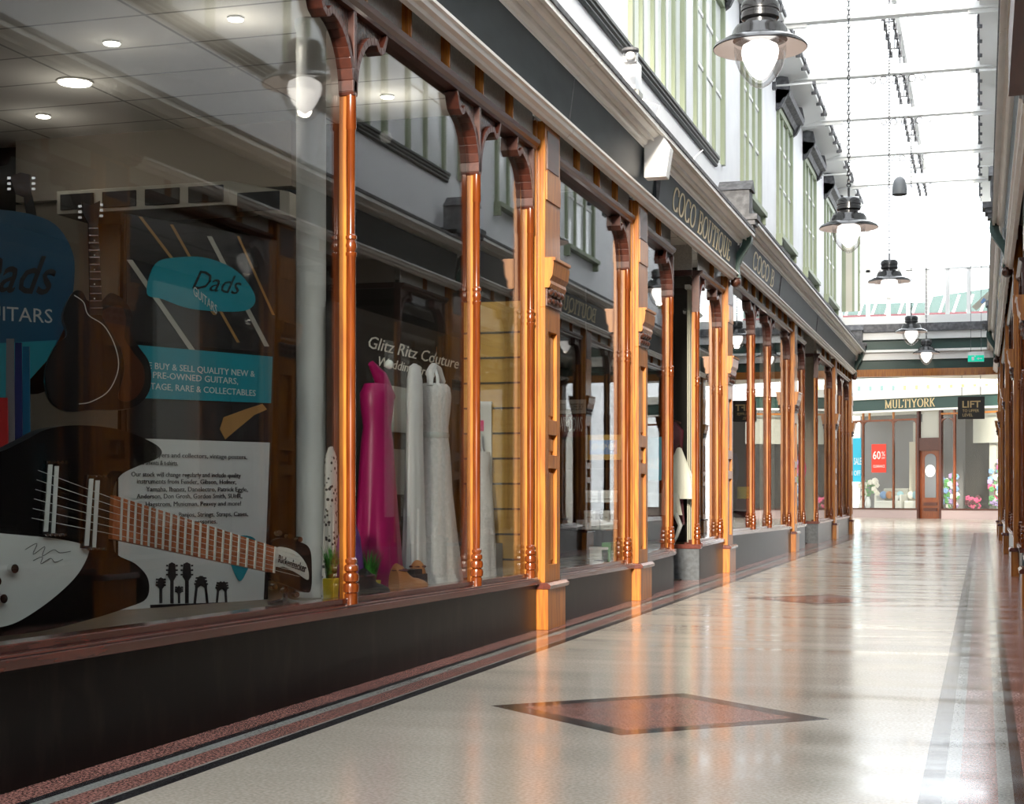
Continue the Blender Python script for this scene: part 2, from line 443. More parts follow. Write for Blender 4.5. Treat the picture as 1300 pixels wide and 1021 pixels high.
names_l = {0: 'at the near end', 1: 'beside the wedding dress window', 2: 'left of the boutique sign', 3: 'under the first green scroll bracket',
           4: 'right of the dark clothes window', 5: 'after the white doorway', 6: 'at the far end by the crossing'}
def pilaster(side, i, y):
    z0 = 3.72+DZ(y-.3 if side else y)
    z0 = 3.72+(.2 if y > 19.9 else 0)
    ordinal = ['nearest', 'first', 'second', 'third', 'fourth', 'fifth', 'sixth'][i]
    if side == 'left':
        lab = 'varnished wooden pilaster on the left shopfronts, ' + names_l[i]
    else:
        lab = 'dark wooden pilaster on the right, %s' % ['outside the frame', 'nearest the camera', 'tall at the right picture edge', 'second from the right picture edge', 'third from the right edge', 'fourth from the right edge', 'last before the crossing'][i]
    x = -3.06 if side == 'left' else XM+3.06
    t = thing('pilaster', (x, y+PW/2, 0), lab, 'pilaster', '%s shopfront pilasters' % side)
    a, b = y, y+PW
    # pedestal
    m = MB(); m.box(-3.2, -3.03, a-.03, b+.05, 0, .3)
    mk(side, m).build('pedestal', 'wood', t, bevel=.004)
    m = MB(); m.sweepY([(-3.2,.30),(-3.01,.30),(-3.005,.325),(-3.03,.345),(-3.2,.345)], a-.05, b+.07)
    mk(side, m).build('pedestal_cap', 'sill_wood', t)
    # shaft: core plus stiles and rails around recessed panels
    m = MB(); m.box(-3.25, -3.10, a, b, .345, z0)
    for (q0, q1) in ((a, a+.09), (b-.09, b)): m.box(-3.10, -3.06, q0, q1, .345, 2.36)
    for (q0, q1) in ((.345, .47), (1.18, 1.28), (1.43, 1.54), (2.19, 2.36)): m.box(-3.10, -3.06, a+.09, b-.09, q0, q1)
    m.box(-3.10, -3.06, a, b, 2.36, z0)
    mk(side, m).build('shaft', 'wood', t, bevel=.003)
    m = MB()
    for (q0, q1) in ((.47, 1.18), (1.28, 1.43), (1.54, 2.19)):
        m.box(-3.10, -3.085, a+.115, b-.115, q0+.03, q1-.03)
    mk(side, m).build('recessed_panel', 'wood', t, bevel=.004)
    m = MB(); m.box(-3.06, -3.05, a+.02, b-.02, 3.15, 3.36)
    mk(side, m).build('inlay_panel', 'wood', t)
    m = MB(); m.box(-3.06, -3.054, a+.05, b-.05, 3.38, z0-.06)
    mk(side, m).build('top_panel', 'mahogany', t)
    # corbel capital
    m = MB(); m.sweepY([(-3.06,2.50),(-3.025,2.50),(-3.015,2.53),(-3.02,2.555),(-3.0,2.59),(-2.99,2.68),(-2.995,2.695),(-2.98,2.70),(-2.98,2.72),(-3.06,2.72)], a-.02, b+.02)
    mk(side, m).build('capital', 'wood', t)
    m = MB()
    for k in range(4):
        for j, (zz, rr, xx) in enumerate(((2.475, .03, -3.04), (2.415, .026, -3.05))):
            yc = a+.06+k*(PW-.12)/3
            m.ball((xx, yc, zz), rr, 8, (1, 1.4, 1))
    m.box(-3.06, -3.045, a+.01, b-.01, 2.37, 2.50)
    mk(side, m).build('carved_rosettes', 'carving', t, smooth=True)
    # stepped jamb mouldings beside the glass
    for s_, (q0, q1) in (('near', (a-.05, a)), ('far', (b, b+.05))):
        m = MB(); m.box(-3.23, -3.115, q0, q1, .02, z0)
        m.box(-3.23, -3.15, q0-.025 if s_ == 'near' else q1, q0 if s_ == 'near' else q1+.025, .02, z0)
        mk(side, m).build('jamb_moulding', 'wood', t, bevel=.004)

for sd in ('left', 'right'):
    for i, y in enumerate(PIL):
        pilaster(sd, i, y)

# ---- colonnette with arched brackets
def colonnette(side, y, zs, zt, parent, left=True, right=True, X=-3.14, reach=.46):
    zc = zt-.42
    r = .024
    prof = [(.036, 0), (.036, .05), (.03, .055), (.041, .062), (.043, .085), (.04, .105), (.028, .11), (.04, .118), (.042, .14), (.038, .158), (.026, .164),
            (.037, .172), (.038, .19), (.034, .2), (.025, .206), (.032, .215), (.032, .23), (.022, .24), (r, .35), (r, 1.0)]
    ring = (zc-zs)*.70
    prof += [(r, ring-.06), (.03, ring-.05), (.03, ring-.035), (.022, ring-.03), (.03, ring), (.022, ring+.03), (.03, ring+.035), (.03, ring+.05), (.020, ring+.06), (.022, zc-zs-.2), (.028, zc-zs-.19), (.026, zc-zs)]
    m = MB(); m.lathe(prof, (X, y, zs), n=14)
    mk(side, m).build('colonnette', 'wood_red', parent, smooth=True)
    m = MB(); m.box(-3.20, -3.162, y-.014, y+.014, zs, zt)
    mk(side, m).build('mullion', 'wood', parent)
    rim = MB(); inf = MB()
    for sgn, on in ((-1, left), (1, right)):
        if not on: continue
        pts = [(0.012, zc-.02)]
        for k in range(9):
            a = PI-(PI/2-.15)*k/8
            pts.append((.012+.30+.30*math.cos(a), zc+.34*math.sin(a)))
        lx, lz = pts[-1]
        pts += [(lx+.04, lz+.005), (lx+.07, lz-.02), (lx+.10, lz-.03), (lx+.14, lz-.01), (reach, zt-.005)]
        P3 = [(-3.115, y+sgn*p, q) for p, q in pts]
        ws = [.012]+[.02]*(len(pts)-2)+[.012]
        rim.band([Vector(q) for q in P3], ws, (-.085, 0, 0))
        for k in range(len(pts)-1):
            (p0, q0), (p1, q1) = pts[k], pts[k+1]
            inf.hexa([(-3.15, y+sgn*p0, q0), (-3.15, y+sgn*p1, q1), (-3.15, y+sgn*p1, zt+.002), (-3.15, y+sgn*p0, zt+.002),
                      (-3.175, y+sgn*p0, q0), (-3.175, y+sgn*p1, q1), (-3.175, y+sgn*p1, zt+.002), (-3.175, y+sgn*p0, zt+.002)])
    rim.box(-3.115, -3.2, y-.018, y+.018, zc, zt)
    mk(side, rim).build('arched_bracket', 'mahogany', parent, bevel=.003)
    if inf.v: mk(side, inf).build('carved_spandrel', 'carving', parent)

WN = [0]
def shop_window(side, y0, y1, zs0, zs1, cols, label, tops=None, dz=0, end_cols=(False, True)):
    """one glazed bay between pilasters: riser, sill, panes, colonnettes, transom and toplights"""
    WN[0] += 1
    xx = GX if side == 'left' else XM-GX
    t = thing('window_%d' % WN[0], (xx, (y0+y1)/2, 0), kind='structure')
    t['label'] = label
    zt = 3.50+dz
    def zs(y): return zs0+(zs1-zs0)*(y-y0)/(y1-y0)
    m = MB(); m.hexa([(-3.3,y0,0),(-3.115,y0,0),(-3.115,y1,0),(-3.3,y1,0),(-3.3,y0,zs0-.05),(-3.115,y0,zs0-.05),(-3.115,y1,zs1-.05),(-3.3,y1,zs1-.05)])
    mk(side, m).build('stall_riser', 'granite', t)
    m = MB()
    for (xa, xb, za, zb) in ((-3.3,-3.085,-.05,-.012),(-3.3,-3.10,-.012,.0),(-3.25,-3.145,0,.03)):
        m.hexa([(xa,y0,zs0+za),(xb,y0,zs0+za),(xb,y1,zs1+za),(xa,y1,zs1+za),(xa,y0,zs0+zb),(xb,y0,zs0+zb),(xb,y1,zs1+zb),(xa,y1,zs1+zb)])
    mk(side, m).build('sill', 'sill_wood', t, bevel=.004)
    edges = [y0]+list(cols)+[y1]
    for a, b in zip(edges[:-1], edges[1:]):
        m = MB(); za, zb = zs(a)+.02, zs(b)+.02
        m.hexa([(GX-.003,a,za),(GX+.003,a,za),(GX+.003,b,zb),(GX-.003,b,zb),(GX-.003,a,zt+.01),(GX+.003,a,zt+.01),(GX+.003,b,zt+.01),(GX-.003,b,zt+.01)])
        mk(side, m).build('glass_pane', 'glass', t)
    for c in cols: colonnette(side, c, zs(c), zt, t)
    if end_cols[0]: colonnette(side, y0+.06, zs(y0), zt, t, left=False, reach=.4)
    if end_cols[1]: colonnette(side, y1-.06, zs(y1), zt, t, right=False, reach=.4)
    m = MB(); m.sweepY([(-3.24,zt),(-3.115,zt),(-3.11,zt+.02),(-3.085,zt+.035),(-3.08,zt+.065),(-3.24,zt+.065)], y0, y1)
    mk(side, m).build('transom_bar', 'mahogany', t)
    n = tops or max(1, round((y1-y0)/.66))
    zb, ze = zt+.065, 4.05+dz
    m = MB(); m.box(-3.15, -3.14, y0, y1, zb, ze); mk(side, m).build('toplight_pane', 'frosted', t)
    for k in range(1, n):
        yy = y0+(y1-y0)*k/n
        m = MB(); m.box(-3.15, -3.10, yy-.022, yy+.022, zb, ze); m.box(-3.105, -3.09, yy-.01, yy+.01, zb, ze)
        mk(side, m).build('toplight_mullion', 'wood', t)
    return t

def entrance(side, y0, y1, zs, dz, label, open_door=False, recess=1.15):
    """recessed doorway between two windows, with glazed returns"""
    WN[0] += 0
    xd = -3.2-recess
    xx = xd if side == 'left' else XM-xd
    ENT[0] += 1
    t = thing('door_%d' % ENT[0], (xx, (y0+y1)/2, 0), kind='structure'); t['label'] = label
    zt = 3.50+dz
    for yy, sg in ((y0, 1), (y1, -1)):
        m = MB(); m.box(xd, -3.115, yy-.02*sg-.02, yy-.02*sg+.02, 0, zs-.05); mk(side, m).build('return_riser', 'stone_dark', t)
        m = MB(); m.box(xd, -3.09, yy-.045-.02*sg, yy+.045-.02*sg, zs-.05, zs); mk(side, m).build('return_sill', 'sill_wood', t)
        m = MB(); m.box(xd, -3.16, yy-.023*sg, yy-.017*sg, zs, zt); mk(side, m).build('return_pane', 'glass', t)
        colonnette(side, yy-.02*sg, zs, zt, t, left=(sg == 1), right=(sg == -1), reach=.36)
        m = MB(); m.box(xd, -3.2, yy-.04-.02*sg, yy+.04-.02*sg, zt, zt+.065); mk(side, m).build('return_transom', 'mahogany', t)
        m = MB(); m.box(xd, -3.2, yy-.015-.02*sg, yy+.015-.02*sg, zt+.065, 4.05+dz); mk(side, m).build('return_toplight', 'frosted', t)
    m = MB(); m.box(xd-.3, -3.1, y0, y1, 3.9+dz, 3.95+dz)
    for k in range(9): m.box(xd-.3, -3.1, y0+(y1-y0)*(k+.45)/9, y0+(y1-y0)*(k+.55)/9, 3.885+dz, 3.9+dz)
    mk(side, m).build('soffit', 'blind', t)
    # door leaf with glazing
    a, b = y0+.05, y1-.05
    m = MB()
    for q in ((a, a+.12, 0, 2.6), (b-.12, b, 0, 2.6), (a+.12, b-.12, 0, .45), (a+.12, b-.12, 2.45, 2.6), (a, b, 2.6, 2.72), (a, b, 3.3, 3.9+dz)):
        m.box(xd-.05, xd, q[0], q[1], q[2], q[3])
    mk(side, m).build('door_frame', 'plastic_white' if open_door else 'mahogany', t, bevel=.004)
    m = MB(); m.box(xd-.03, xd-.024, a+.12, b-.12, .45, 2.45); m.box(xd-.03, xd-.024, a, b, 2.72, 3.3)
    mk(side, m).build('door_pane', 'glass', t)
    m = MB(); m.tube([(xd+.03, a+.16, 1.0), (xd+.03, a+.16, 1.35)], .012); mk(side, m).build('door_handle', 'chrome', t)
    return t
ENT = [0]

A = [y+PW+.05 for y in PIL]; B = [y-.05 for y in PIL]
# left side
shop_window('left', A[0], B[1], .470, .385, [7.60, 9.72], 'long shop window with guitars and wedding dresses behind glass', tops=11)
shop_window('left', A[1], B[2], .378, .352, [], 'shop window showing white boxes on glass shelves', tops=4)
shop_window('left', A[2], 16.35, .38, .40, [], 'narrow window left of the boutique doorway', tops=2, end_cols=(False, False))
entrance('left', 16.4, 17.95, .41, 0, 'recessed boutique doorway with glazed returns')
shop_window('left', 18.0, B[3], .43, .44, [], 'narrow window right of the boutique doorway', tops=2)
shop_window('left', A[3], B[4], .50, .44, [22.6, 24.4], 'window with dark clothes and two thin columns', tops=9, dz=.2)
shop_window('left', A[4], 29.2, .44, .44, [], 'far narrow window before the white doorway', tops=2, dz=.2, end_cols=(False, False))
entrance('left', 29.25, 31.6, .44, .2, 'recessed doorway with a bright white door', open_door=True, recess=.8)
shop_window('left', 31.65, B[5], .44, .44, [], 'far narrow window after the white doorway', tops=3, dz=.2)
shop_window('left', A[5], B[6], .45, .45, [37.2], 'last shop window before the crossing', tops=5, dz=.2)
# right side, mirrored rhythm
shop_window('right', A[0], B[1], .42, .40, [5.6, 7.60, 9.5], 'near shop window on the right, seen only as a reflection', tops=11)
shop_window('right', A[1], B[2], .40, .40, [], 'right-hand shop window seen reflected in the left panes', tops=4)
shop_window('right', A[2], 16.35, .40, .40, [], 'right-hand narrow window near its doorway', tops=2, end_cols=(False, False))
entrance('right', 16.4, 17.95, .40, 0, 'recessed doorway among the right-hand shops')
shop_window('right', 18.0, B[3], .42, .42, [], 'right-hand window after the doorway', tops=2)
shop_window('right', A[3], B[4], .45, .45, [22.6, 24.4], 'right-hand window with two thin columns', tops=9, dz=.2)
shop_window('right', A[4], B[5], .45, .45, [29.2, 31.6], 'right-hand window further along', tops=9, dz=.2)
shop_window('right', A[5], B[6], .45, .45, [37.2], 'last right-hand window before the crossing', tops=5, dz=.2)

# ---- fascia, cornice, string course
TN = [0]
def trim(mb, m, label=None, **k):
    TN[0] += 1
    o = solo(mb, 'trim_%d' % TN[0], m, kind='structure', **k)
    return o
def fascia(side, y0, y1, dz, joints, low='cream'):
    def mk(side_, mb, sh=0):
        if side_ == 'right':
            mb.mirror(); mb.v = [(x+sh, y, z) for x, y, z in mb.v]
        return mb
    m = MB(); m.sweepY([(-3.05,3.69+dz),(-3.01,3.69+dz),(-3.0,3.71+dz),(-2.97,3.72+dz),(-2.965,3.75+dz),(-2.945,3.755+dz),(-2.945,3.775+dz),(-2.98,3.785+dz),(-3.05,3.785+dz)], y0, y1)
    m.box(-3.25, -3.05, y0, y1, 3.69+dz+.36, 3.785+dz+.36)
    trim(mk(side, m), low)
    m = MB(); m.box(-3.3, -3.05, y0, y1, 4.05+dz, 4.26+dz); trim(mk(side, m), 'white_wall')
    m = MB(); m.sweepY([(-3.05,4.13+dz),(-2.94,4.13+dz),(-2.94,4.155+dz),(-2.92,4.155+dz),(-2.905,4.165+dz),(-2.90,4.185+dz),(-2.90,4.20+dz),(-2.86,4.20+dz),(-2.86,4.185+dz),(-2.845,4.185+dz),(-2.845,4.215+dz),(-2.82,4.222+dz),(-2.80,4.235+dz),(-2.795,4.25+dz),(-2.775,4.25+dz),(-2.775,4.225+dz),(-2.745,4.225+dz),(-2.745,4.265+dz),(-3.3,4.28+dz),(-3.3,4.13+dz)], y0, y1)
    trim(mk(side, m, .07), 'cream')
    m = MB(); m.sweepY([(-2.735,4.267+dz),(-2.735,4.305+dz),(-2.78,4.315+dz),(-3.0,4.34+dz),(-3.3,4.37+dz),(-3.3,4.285+dz),(-2.78,4.267+dz)], y0, y1)
    trim(mk(side, m, .07), 'lead')
fascia('left', 2.0, 11.55, 0, []); fascia('left', 11.56, 19.9, 0, []); fascia('left', 19.95, 39.6, .2, [])
fascia('right', 0.5, 11.55, 0, [], 'mahogany')
m = MB(); m.box(.17, .36, .5, 11.2, 3.69, 4.10); trim(m, 'mahogany')

fascia('right', 11.56, 19.9, 0, []); fascia('right', 19.95, 39.6, .2, [])

def sign(side, y0, y1, dz, label, text=None, ty=None, tw=None, m_='fascia'):
    x = -2.97 if side == 'left' else XM+2.97
    t = thing('fascia_board', (x, (y0+y1)/2, 3.78+dz), label, 'sign', '%s fascia boards' % side)
    m = MB(); m.sweepY([(-3.05,3.775+dz),(-2.985,3.775+dz),(-2.942,4.13+dz),(-3.05,4.13+dz)], y0+.006, y1-.006)
    mk(side, m).build('board', m_, t)
    for q in (y0, y1-.012):
        m = MB(); m.sweepY([(-3.0,3.775+dz),(-2.982,3.775+dz),(-2.94,4.13+dz),(-3.0,4.13+dz)], q, q+.012)
        mk(side, m).build('edge_strip', 'lead', t)
    if text:
        if side == 'left':
            o = Vector((-2.976, ty, 3.84+dz)); r = Vector((0, 1, 0)); up = Vector((.045, 0, .37))
            serif_text(text, o, r, up, .24, 'gold', 'lettering', t, width=tw)
        else:
            o = Vector((XM+2.976, ty, 3.84+dz)); r = Vector((0, -1, 0)); up = Vector((-.045, 0, .37))
            serif_text(text, o, r, up, .24, 'gold', 'lettering', t, width=tw)
    return t
sign('left', 2.0, 11.5, 0, 'long blank dark fascia board above the guitar and wedding dress windows')
sign('left', 11.5, 14.6, 0, 'short blank dark fascia board between the first two pilasters')
sign('left', 14.9, 19.75, 0, 'dark fascia board with a full row of gold capitals beside the white flood box', 'COCO BOUTIQUE', 15.55, 3.75)
sign('left', 20.1, 24.2, .2, 'dark fascia board with a few gold letters, right of the first green scroll bracket', 'COCO B', 21.3, 2.2)
sign('left', 24.3, 29.8, .2, 'glossy fascia board, middle one of the far row')
sign('left', 29.9, 39.0, .2, 'glossy fascia board at the far left end by the crossing')
sign('right', .5, 11.5, 0, 'right-hand fascia board with gold lettering, reflected in the guitar window', None)
sign('right', 11.5, 19.6, 0, 'right-hand fascia board reflected in the slatted window', None)
sign('right', 20.0, 28.5, .2, 'right-hand fascia board reflected beside the white boxes', 'BOUTIQUE', 27.4, 2.6)
sign('right', 28.6, 39.0, .2, 'right-hand fascia board furthest along')
tt = bpy.data.objects.get('fascia_board.006')
serif_text('PURVEYORS & C', Vector((XM+2.976, 11.3, 3.85)), (0, -1, 0), (-.045, 0, .37), .22, 'gold', 'lettering', tt, width=2.6)

# string course on the left, up to the hopper
def string_course(side, y1):
    m = MB(); m.sweepY([(-3.3,5.20),(-3.275,5.20),(-3.262,5.22),(-3.268,5.24),(-3.25,5.26),(-3.25,5.28),(-3.235,5.295),(-3.235,5.325),(-3.3,5.34)], 2.0, y1)
    trim(mk(side, m), 'black_green')
string_course('left', 20.2); string_course('right', 20.2)

# ---- upper walls with windows
UW = [(3.2, 5.4), (7.0, 9.4), (10.9, 13.4), (15.0, 17.9), (18.6, 20.8), (22.4, 24.4), (26.5, 28.6), (30.6, 32.8), (34.8, 37.3)]
ZW0, ZW1 = 5.33, 7.5
for sd in ('left', 'right'):
    m = MB(); y = 0.5 if sd == 'right' else 2.0
    for a, b in UW:
        m.box(-3.55, -3.3, y, a, 4.2, 8.1); m.box(-3.55, -3.3, a, b, 4.2, ZW0); m.box(-3.55, -3.3, a, b, ZW1, 8.1)
        y = b
    m.box(-3.55, -3.3, y, 39.6, 4.2, 8.1)
    o = solo(mk(sd, m), 'wall_%s' % sd, 'white_wall', kind='structure')
    for k, (a, b) in enumerate(UW):
        WN[0] += 1
        x = -3.35 if sd == 'left' else XM+3.35
        t = thing('window_%d' % WN[0], (x, (a+b)/2, ZW0), kind='structure')
        t['label'] = 'tall sage framed upper window on the %s wall, number %d along' % (sd, k+1)
        m = MB()
        for (q0, q1) in ((a, a+.10), (b-.10, b)): m.box(-3.45, -3.255, q0, q1, ZW0, ZW1)
        m.box(-3.45, -3.255, a, b, ZW1-.1, ZW1)
        nmul = 4 if k in (3,) else 2
        for j in range(1, nmul+1):
            yy = a+(b-a)*j/(nmul+1)
            m.box(-3.42, -3.27, yy-.04, yy+.04, ZW0, ZW1)
        mk(sd, m).build('frame', 'sage', t)
        m = MB()
        for zz in (6.86, 6.2) if k != 3 else (6.95,): m.box(-3.40, -3.295, a+.1, b-.1, zz, zz+.045)
        for j in range(nmul+1):
            ya = a+(b-a)*j/(nmul+1); m.box(-3.40, -3.29, ya+.07, ya+.13, ZW0+.02, ZW1-.1)
        mk(sd, m).build('glazing_bars', 'white', t)
        m = MB(); m.box(-3.40, -3.31, a+.05, b-.05, ZW0, ZW1-.05); mk(sd, m).build('pane', 'pane_pale', t)
        if k >= 5:
            m = MB(); m.box(-3.3, -3.18, a-.05, b+.08, ZW0-.07, ZW0)
            mk(sd, m).build('window_sill', 'sage', t)
            m = MB()
            for q in (a, b): m.box(-3.3, -3.2, q-.05, q+.03, ZW0-.2, ZW0-.07)
            mk(sd, m).build('sill_bracket', 'sage', t)
        m = MB(); m.sweepY([(-3.3,ZW1),(-3.22,ZW1),(-3.18,ZW1+.08),(-3.08,ZW1+.12),(-3.06,ZW1+.2),(-3.3,ZW1+.24)], a-.08, b+.08)
        for q in (a-.08, b-.02): m.sweepY([(-3.3,ZW1-.12),(-3.2,ZW1-.05),(-3.06,ZW1+.22),(-3.1,ZW1+.42),(-3.3,ZW1+.46)], q, q+.1)
        mk(sd, m).build('window_hood', 'lead', t)

# ---- eaves, ties, glazed roof
for sd in ('left', 'right'):
    e = 0 if sd == 'left' else .16
    m = MB(); m.sweepY([(-3.3,7.93),(-2.82+e,8.02),(-2.82+e,8.10),(-3.55,8.14),(-3.55,7.93)], 2, 39.6)
    trim(mk(sd, m), 'white')
    m = MB()
    yy = 20.5
    while yy < 39:
        m.box(-2.86+e, -2.78+e, yy, yy+.05, 7.97, 8.16); yy += .82
    m.box(-2.82+e, -2.79+e, 18, 39.5, 8.08, 8.15)
    trim(mk(sd, m), 'lead')
m = MB(); 
for yy in (20.4, 23.7, 27.0, 30.1, 33.4, 36.6): 
    m = MB(); m.box(-3.3, .6, yy-.09, yy+.09, 7.98, 8.13); m.box(-3.3, -2.5, yy-.03, yy+.03, 7.92, 8.0); m.box(-.2, .6, yy-.03, yy+.03, 7.92, 8.0)
    trim(m, 'white')
# iron scrollwork under the ties
for yy in (27.0, 30.1, 33.4, 36.6):
    m = MB()
    for cx_, r_ in ((-1.35, .09), (-1.12, .06), (-1.58, .06), (-.95, .045), (-1.75, .045)):
        m.tube([(cx_+r_*math.cos(2*PI*k/14), yy, 7.9+r_*math.sin(2*PI*k/14)) for k in range(14)], .008, 5, closed=True)
    solo(m, 'iron_scrollwork', 'lead', 'curled ironwork under the white roof tie %s' % {27.0: 'nearest the camera', 30.1: 'second along the arcade', 33.4: 'third along the arcade', 36.6: 'furthest along'}[yy], 'ironwork', 'roof tie scrolls')
# roof
roof = thing('ceiling', (-1.35, 20, 8.1), kind='structure')
m = MB()
for (xa, xb) in ((-2.85, -1.35), (.15, -1.35)):
    za, zb = 8.12, 8.95
    m.hexa([(xa,2,za),(xb,2,zb),(xb,39.6,zb),(xa,39.6,za),(xa,2,za+.01),(xb,2,zb+.01),(xb,39.6,zb+.01),(xa,39.6,za+.01)])
m.build('roof_glazing', 'roof_glass', roof)
m = MB(); yy = 2.2
while yy < 39.6:
    for (xa, xb) in ((-2.85, -1.35), (.15, -1.35)):
        za, zb = 8.08, 8.91
        m.hexa([(xa,yy,za),(xb,yy,zb),(xb,yy+.03,zb),(xa,yy+.03,za),(xa,yy,za+.05),(xb,yy,zb+.05),(xb,yy+.03,zb+.05),(xa,yy+.03,za+.05)])
    yy += .66
m.box(-1.39, -1.31, 2, 39.6, 8.86, 8.98)
m.build('glazing_bars', 'white', roof)
# central bracket runs hung at tie level
for k, (a, b) in enumerate(((21.0, 23.1), (24.2, 26.3), (27.5, 29.5), (30.6, 32.7), (33.9, 36.0), (37.0, 38.8))):
    m = MB()
    for x in (-1.42, -1.28):
        m.box(x-.012, x+.012, a, b, 8.12, 8.15)
        for j in range(5):
            y = a+(b-a)*j/4; m.box(x-.03, x+.03, y-.03, y+.03, 8.08, 8.17)
    for j in (0, 1): 
        y = (a+.3, b-.3)[j]; m.tube([(-1.35, y, 8.14), (-1.35, y, 8.9)], .008, 5)
    m.box(-1.42, -1.28, a+.29, a+.31, 8.13, 8.15); m.box(-1.42, -1.28, b-.31, b-.29, 8.13, 8.15)
    solo(m, 'roof_track', 'lead', 'slim metal roof opening track under the ridge, %s' % ['nearest at the top edge', 'just before the first white tie', 'after the first white tie', 'after the second white tie', 'after the third white tie', 'furthest away'][k], 'roof track', 'roof opening tracks')
# bracket rods from the upper walls
for sd in ('left', 'right'):
    for k, yy in enumerate((18.6, 26.0, 33.6)):
        t = thing('wall_rod', ((-3.3 if sd == 'left' else XM+3.3), yy, 7.68), 'white horizontal rod sticking out of the %s upper wall, %s' % (sd, ['nearest the camera', 'between the first roof ties', 'further along'][k]), 'rod', '%s wall rods' % sd)
        m = MB(); m.tube([(-3.3, yy, 7.68), (-2.62, yy, 7.68)], .016, 8); mk(sd, m).build('bar', 'white', t, smooth=True)
        m = MB(); m.box(-3.3, -3.24, yy-.05, yy+.05, 7.62, 7.74); m.box(-2.65, -2.6, yy-.025, yy+.025, 7.65, 7.71); mk(sd, m).build('end_plate', 'lead', t)

# ---- scroll brackets with lead hoppers
def console(side, yy, dz, lab):
    x = -2.9 if side == 'left' else XM+2.9
    t = thing('scroll_bracket', (x, yy, 3.7), lab, 'bracket', '%s scroll brackets' % side)
    m = MB(); m.box(-3.2, -2.80, yy-.15, yy+.15, 4.45+dz, 4.76+dz)
    m.prism([(-3.2,yy-.18,4.76+dz),(-3.2,yy+.18,4.76+dz),(-3.2,yy,4.90+dz)], (.43, 0, 0))
    mk(side, m).build('lead_cap', 'lead', t)
    m = MB()
    for k, (w, z0, z1) in enumerate(((.17,4.38,4.45),(.14,4.32,4.38),(.11,4.26,4.32))): m.box(-3.0, -2.70-.03*k, yy-w, yy+w, z0+dz, z1+dz)
    mk(side, m).build('stepped_block', 'lead', t)
    pts = []
    for k in range(17):
        s = k/16
        z = 4.27-.60*s
        x = -2.80-.13*s+.045*math.sin(2*PI*s)
        pts.append((x, z+dz))
    m = MB()
    for k in range(16):
        (x0, z0), (x1, z1) = pts[k], pts[k+1]
        w = .07-.02*(k/16)
        m.hexa([(x0-.11,yy-w,z0),(x0,yy-w,z0),(x0,yy+w,z0),(x0-.11,yy+w,z0),(x1-.11,yy-w,z1),(x1,yy-w,z1),(x1,yy+w,z1),(x1-.11,yy+w,z1)])
    mk(side, m).build('scroll', 'dark_green', t, smooth=True)
    m = MB(); m.ball((-2.99, yy, 3.62+dz), .075, 10, (.9, 1.3, .9)); m.box(-3.06, -2.96, yy-.1, yy+.1, 3.66+dz, 3.71+dz)
    mk(side, m).build('carved_boss', 'carving', t, smooth=True)
console('left', 19.93, .05, 'green scroll bracket with grey lead cap after the boutique sign')
console('left', 39.3, .2, 'small green scroll bracket with lead cap at the far left end')
console('right', 19.93, .05, 'scroll bracket with lead cap on the right-hand shops')
console('right', 35.0, .2, 'dark scroll bracket far along the right-hand shops')

# ------------------------------------------------------------------ shop interiors
RS = {'kind': 'structure'}
def room(side, y0, y1, depth, h, wallm, dz=0, plat=True, tile='ceiling_tile', nm=''):
    def S_(mb, name, mm): 
        TN[0] += 1
        return solo(mk(side, mb), 'trim_%d' % TN[0] if name == 'trim' else name, mm, kind='structure')
    m = MB(); m.box(-3.3-depth-.1, -3.3-depth, y0, y1, 0, h+.1); S_(m, 'wall_back_%s' % nm, wallm)
    m = MB(); m.box(-3.3-depth, -3.26, y0, y1, h, h+.1); S_(m, 'ceiling_%s' % nm, tile)
    m = MB(); m.box(-3.3-depth, -3.26, y0-.08, y0, 0, h); S_(m, 'wall_near_%s' % nm, wallm)
    m = MB(); m.box(-3.3-depth, -3.26, y1, y1+.08, 0, h); S_(m, 'wall_far_%s' % nm, wallm)
    m = MB(); m.box(-3.3-depth, -3.32, y0, y1, 0, .012); S_(m, 'floor_%s' % nm, 'room_floor')
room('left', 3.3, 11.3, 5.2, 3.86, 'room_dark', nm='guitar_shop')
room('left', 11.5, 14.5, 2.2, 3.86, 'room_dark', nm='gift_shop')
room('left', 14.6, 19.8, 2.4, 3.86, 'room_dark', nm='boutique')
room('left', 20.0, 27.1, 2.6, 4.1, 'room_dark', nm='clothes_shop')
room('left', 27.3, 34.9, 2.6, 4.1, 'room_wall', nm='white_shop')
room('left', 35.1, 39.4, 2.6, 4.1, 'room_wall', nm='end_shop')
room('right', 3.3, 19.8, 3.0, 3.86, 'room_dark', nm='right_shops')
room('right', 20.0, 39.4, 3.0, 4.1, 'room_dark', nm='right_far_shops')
# raised display floors
for nm, y0, y1, xb, z in (('guitar', 3.4, 11.2, -4.9, .37), ('gift', 11.6, 14.4, -4.2, .34), ('boutique', 14.8, 16.3, -4.2, .36), ('boutique_far', 18.0, 19.7, -4.2, .38), ('clothes', 20.2, 27.0, -4.4, .42), ('white', 27.5, 29.1, -4.2, .4), ('white_far', 31.8, 34.7, -4.2, .4), ('end', 35.3, 39.1, -4.2, .4)):
    m = MB(); m.box(xb, -3.3, y0, y1, .02, z)
    TN[0] += 1
    solo(m, 'trim_%d' % TN[0], 'display_floor', kind='structure')
m = MB(); m.box(-2.7+3.3, -2.7+4.4, 3.4, 16.2, .02, .38); TN[0] += 1; solo(m, 'trim_%d' % TN[0], 'display_floor', kind='structure')

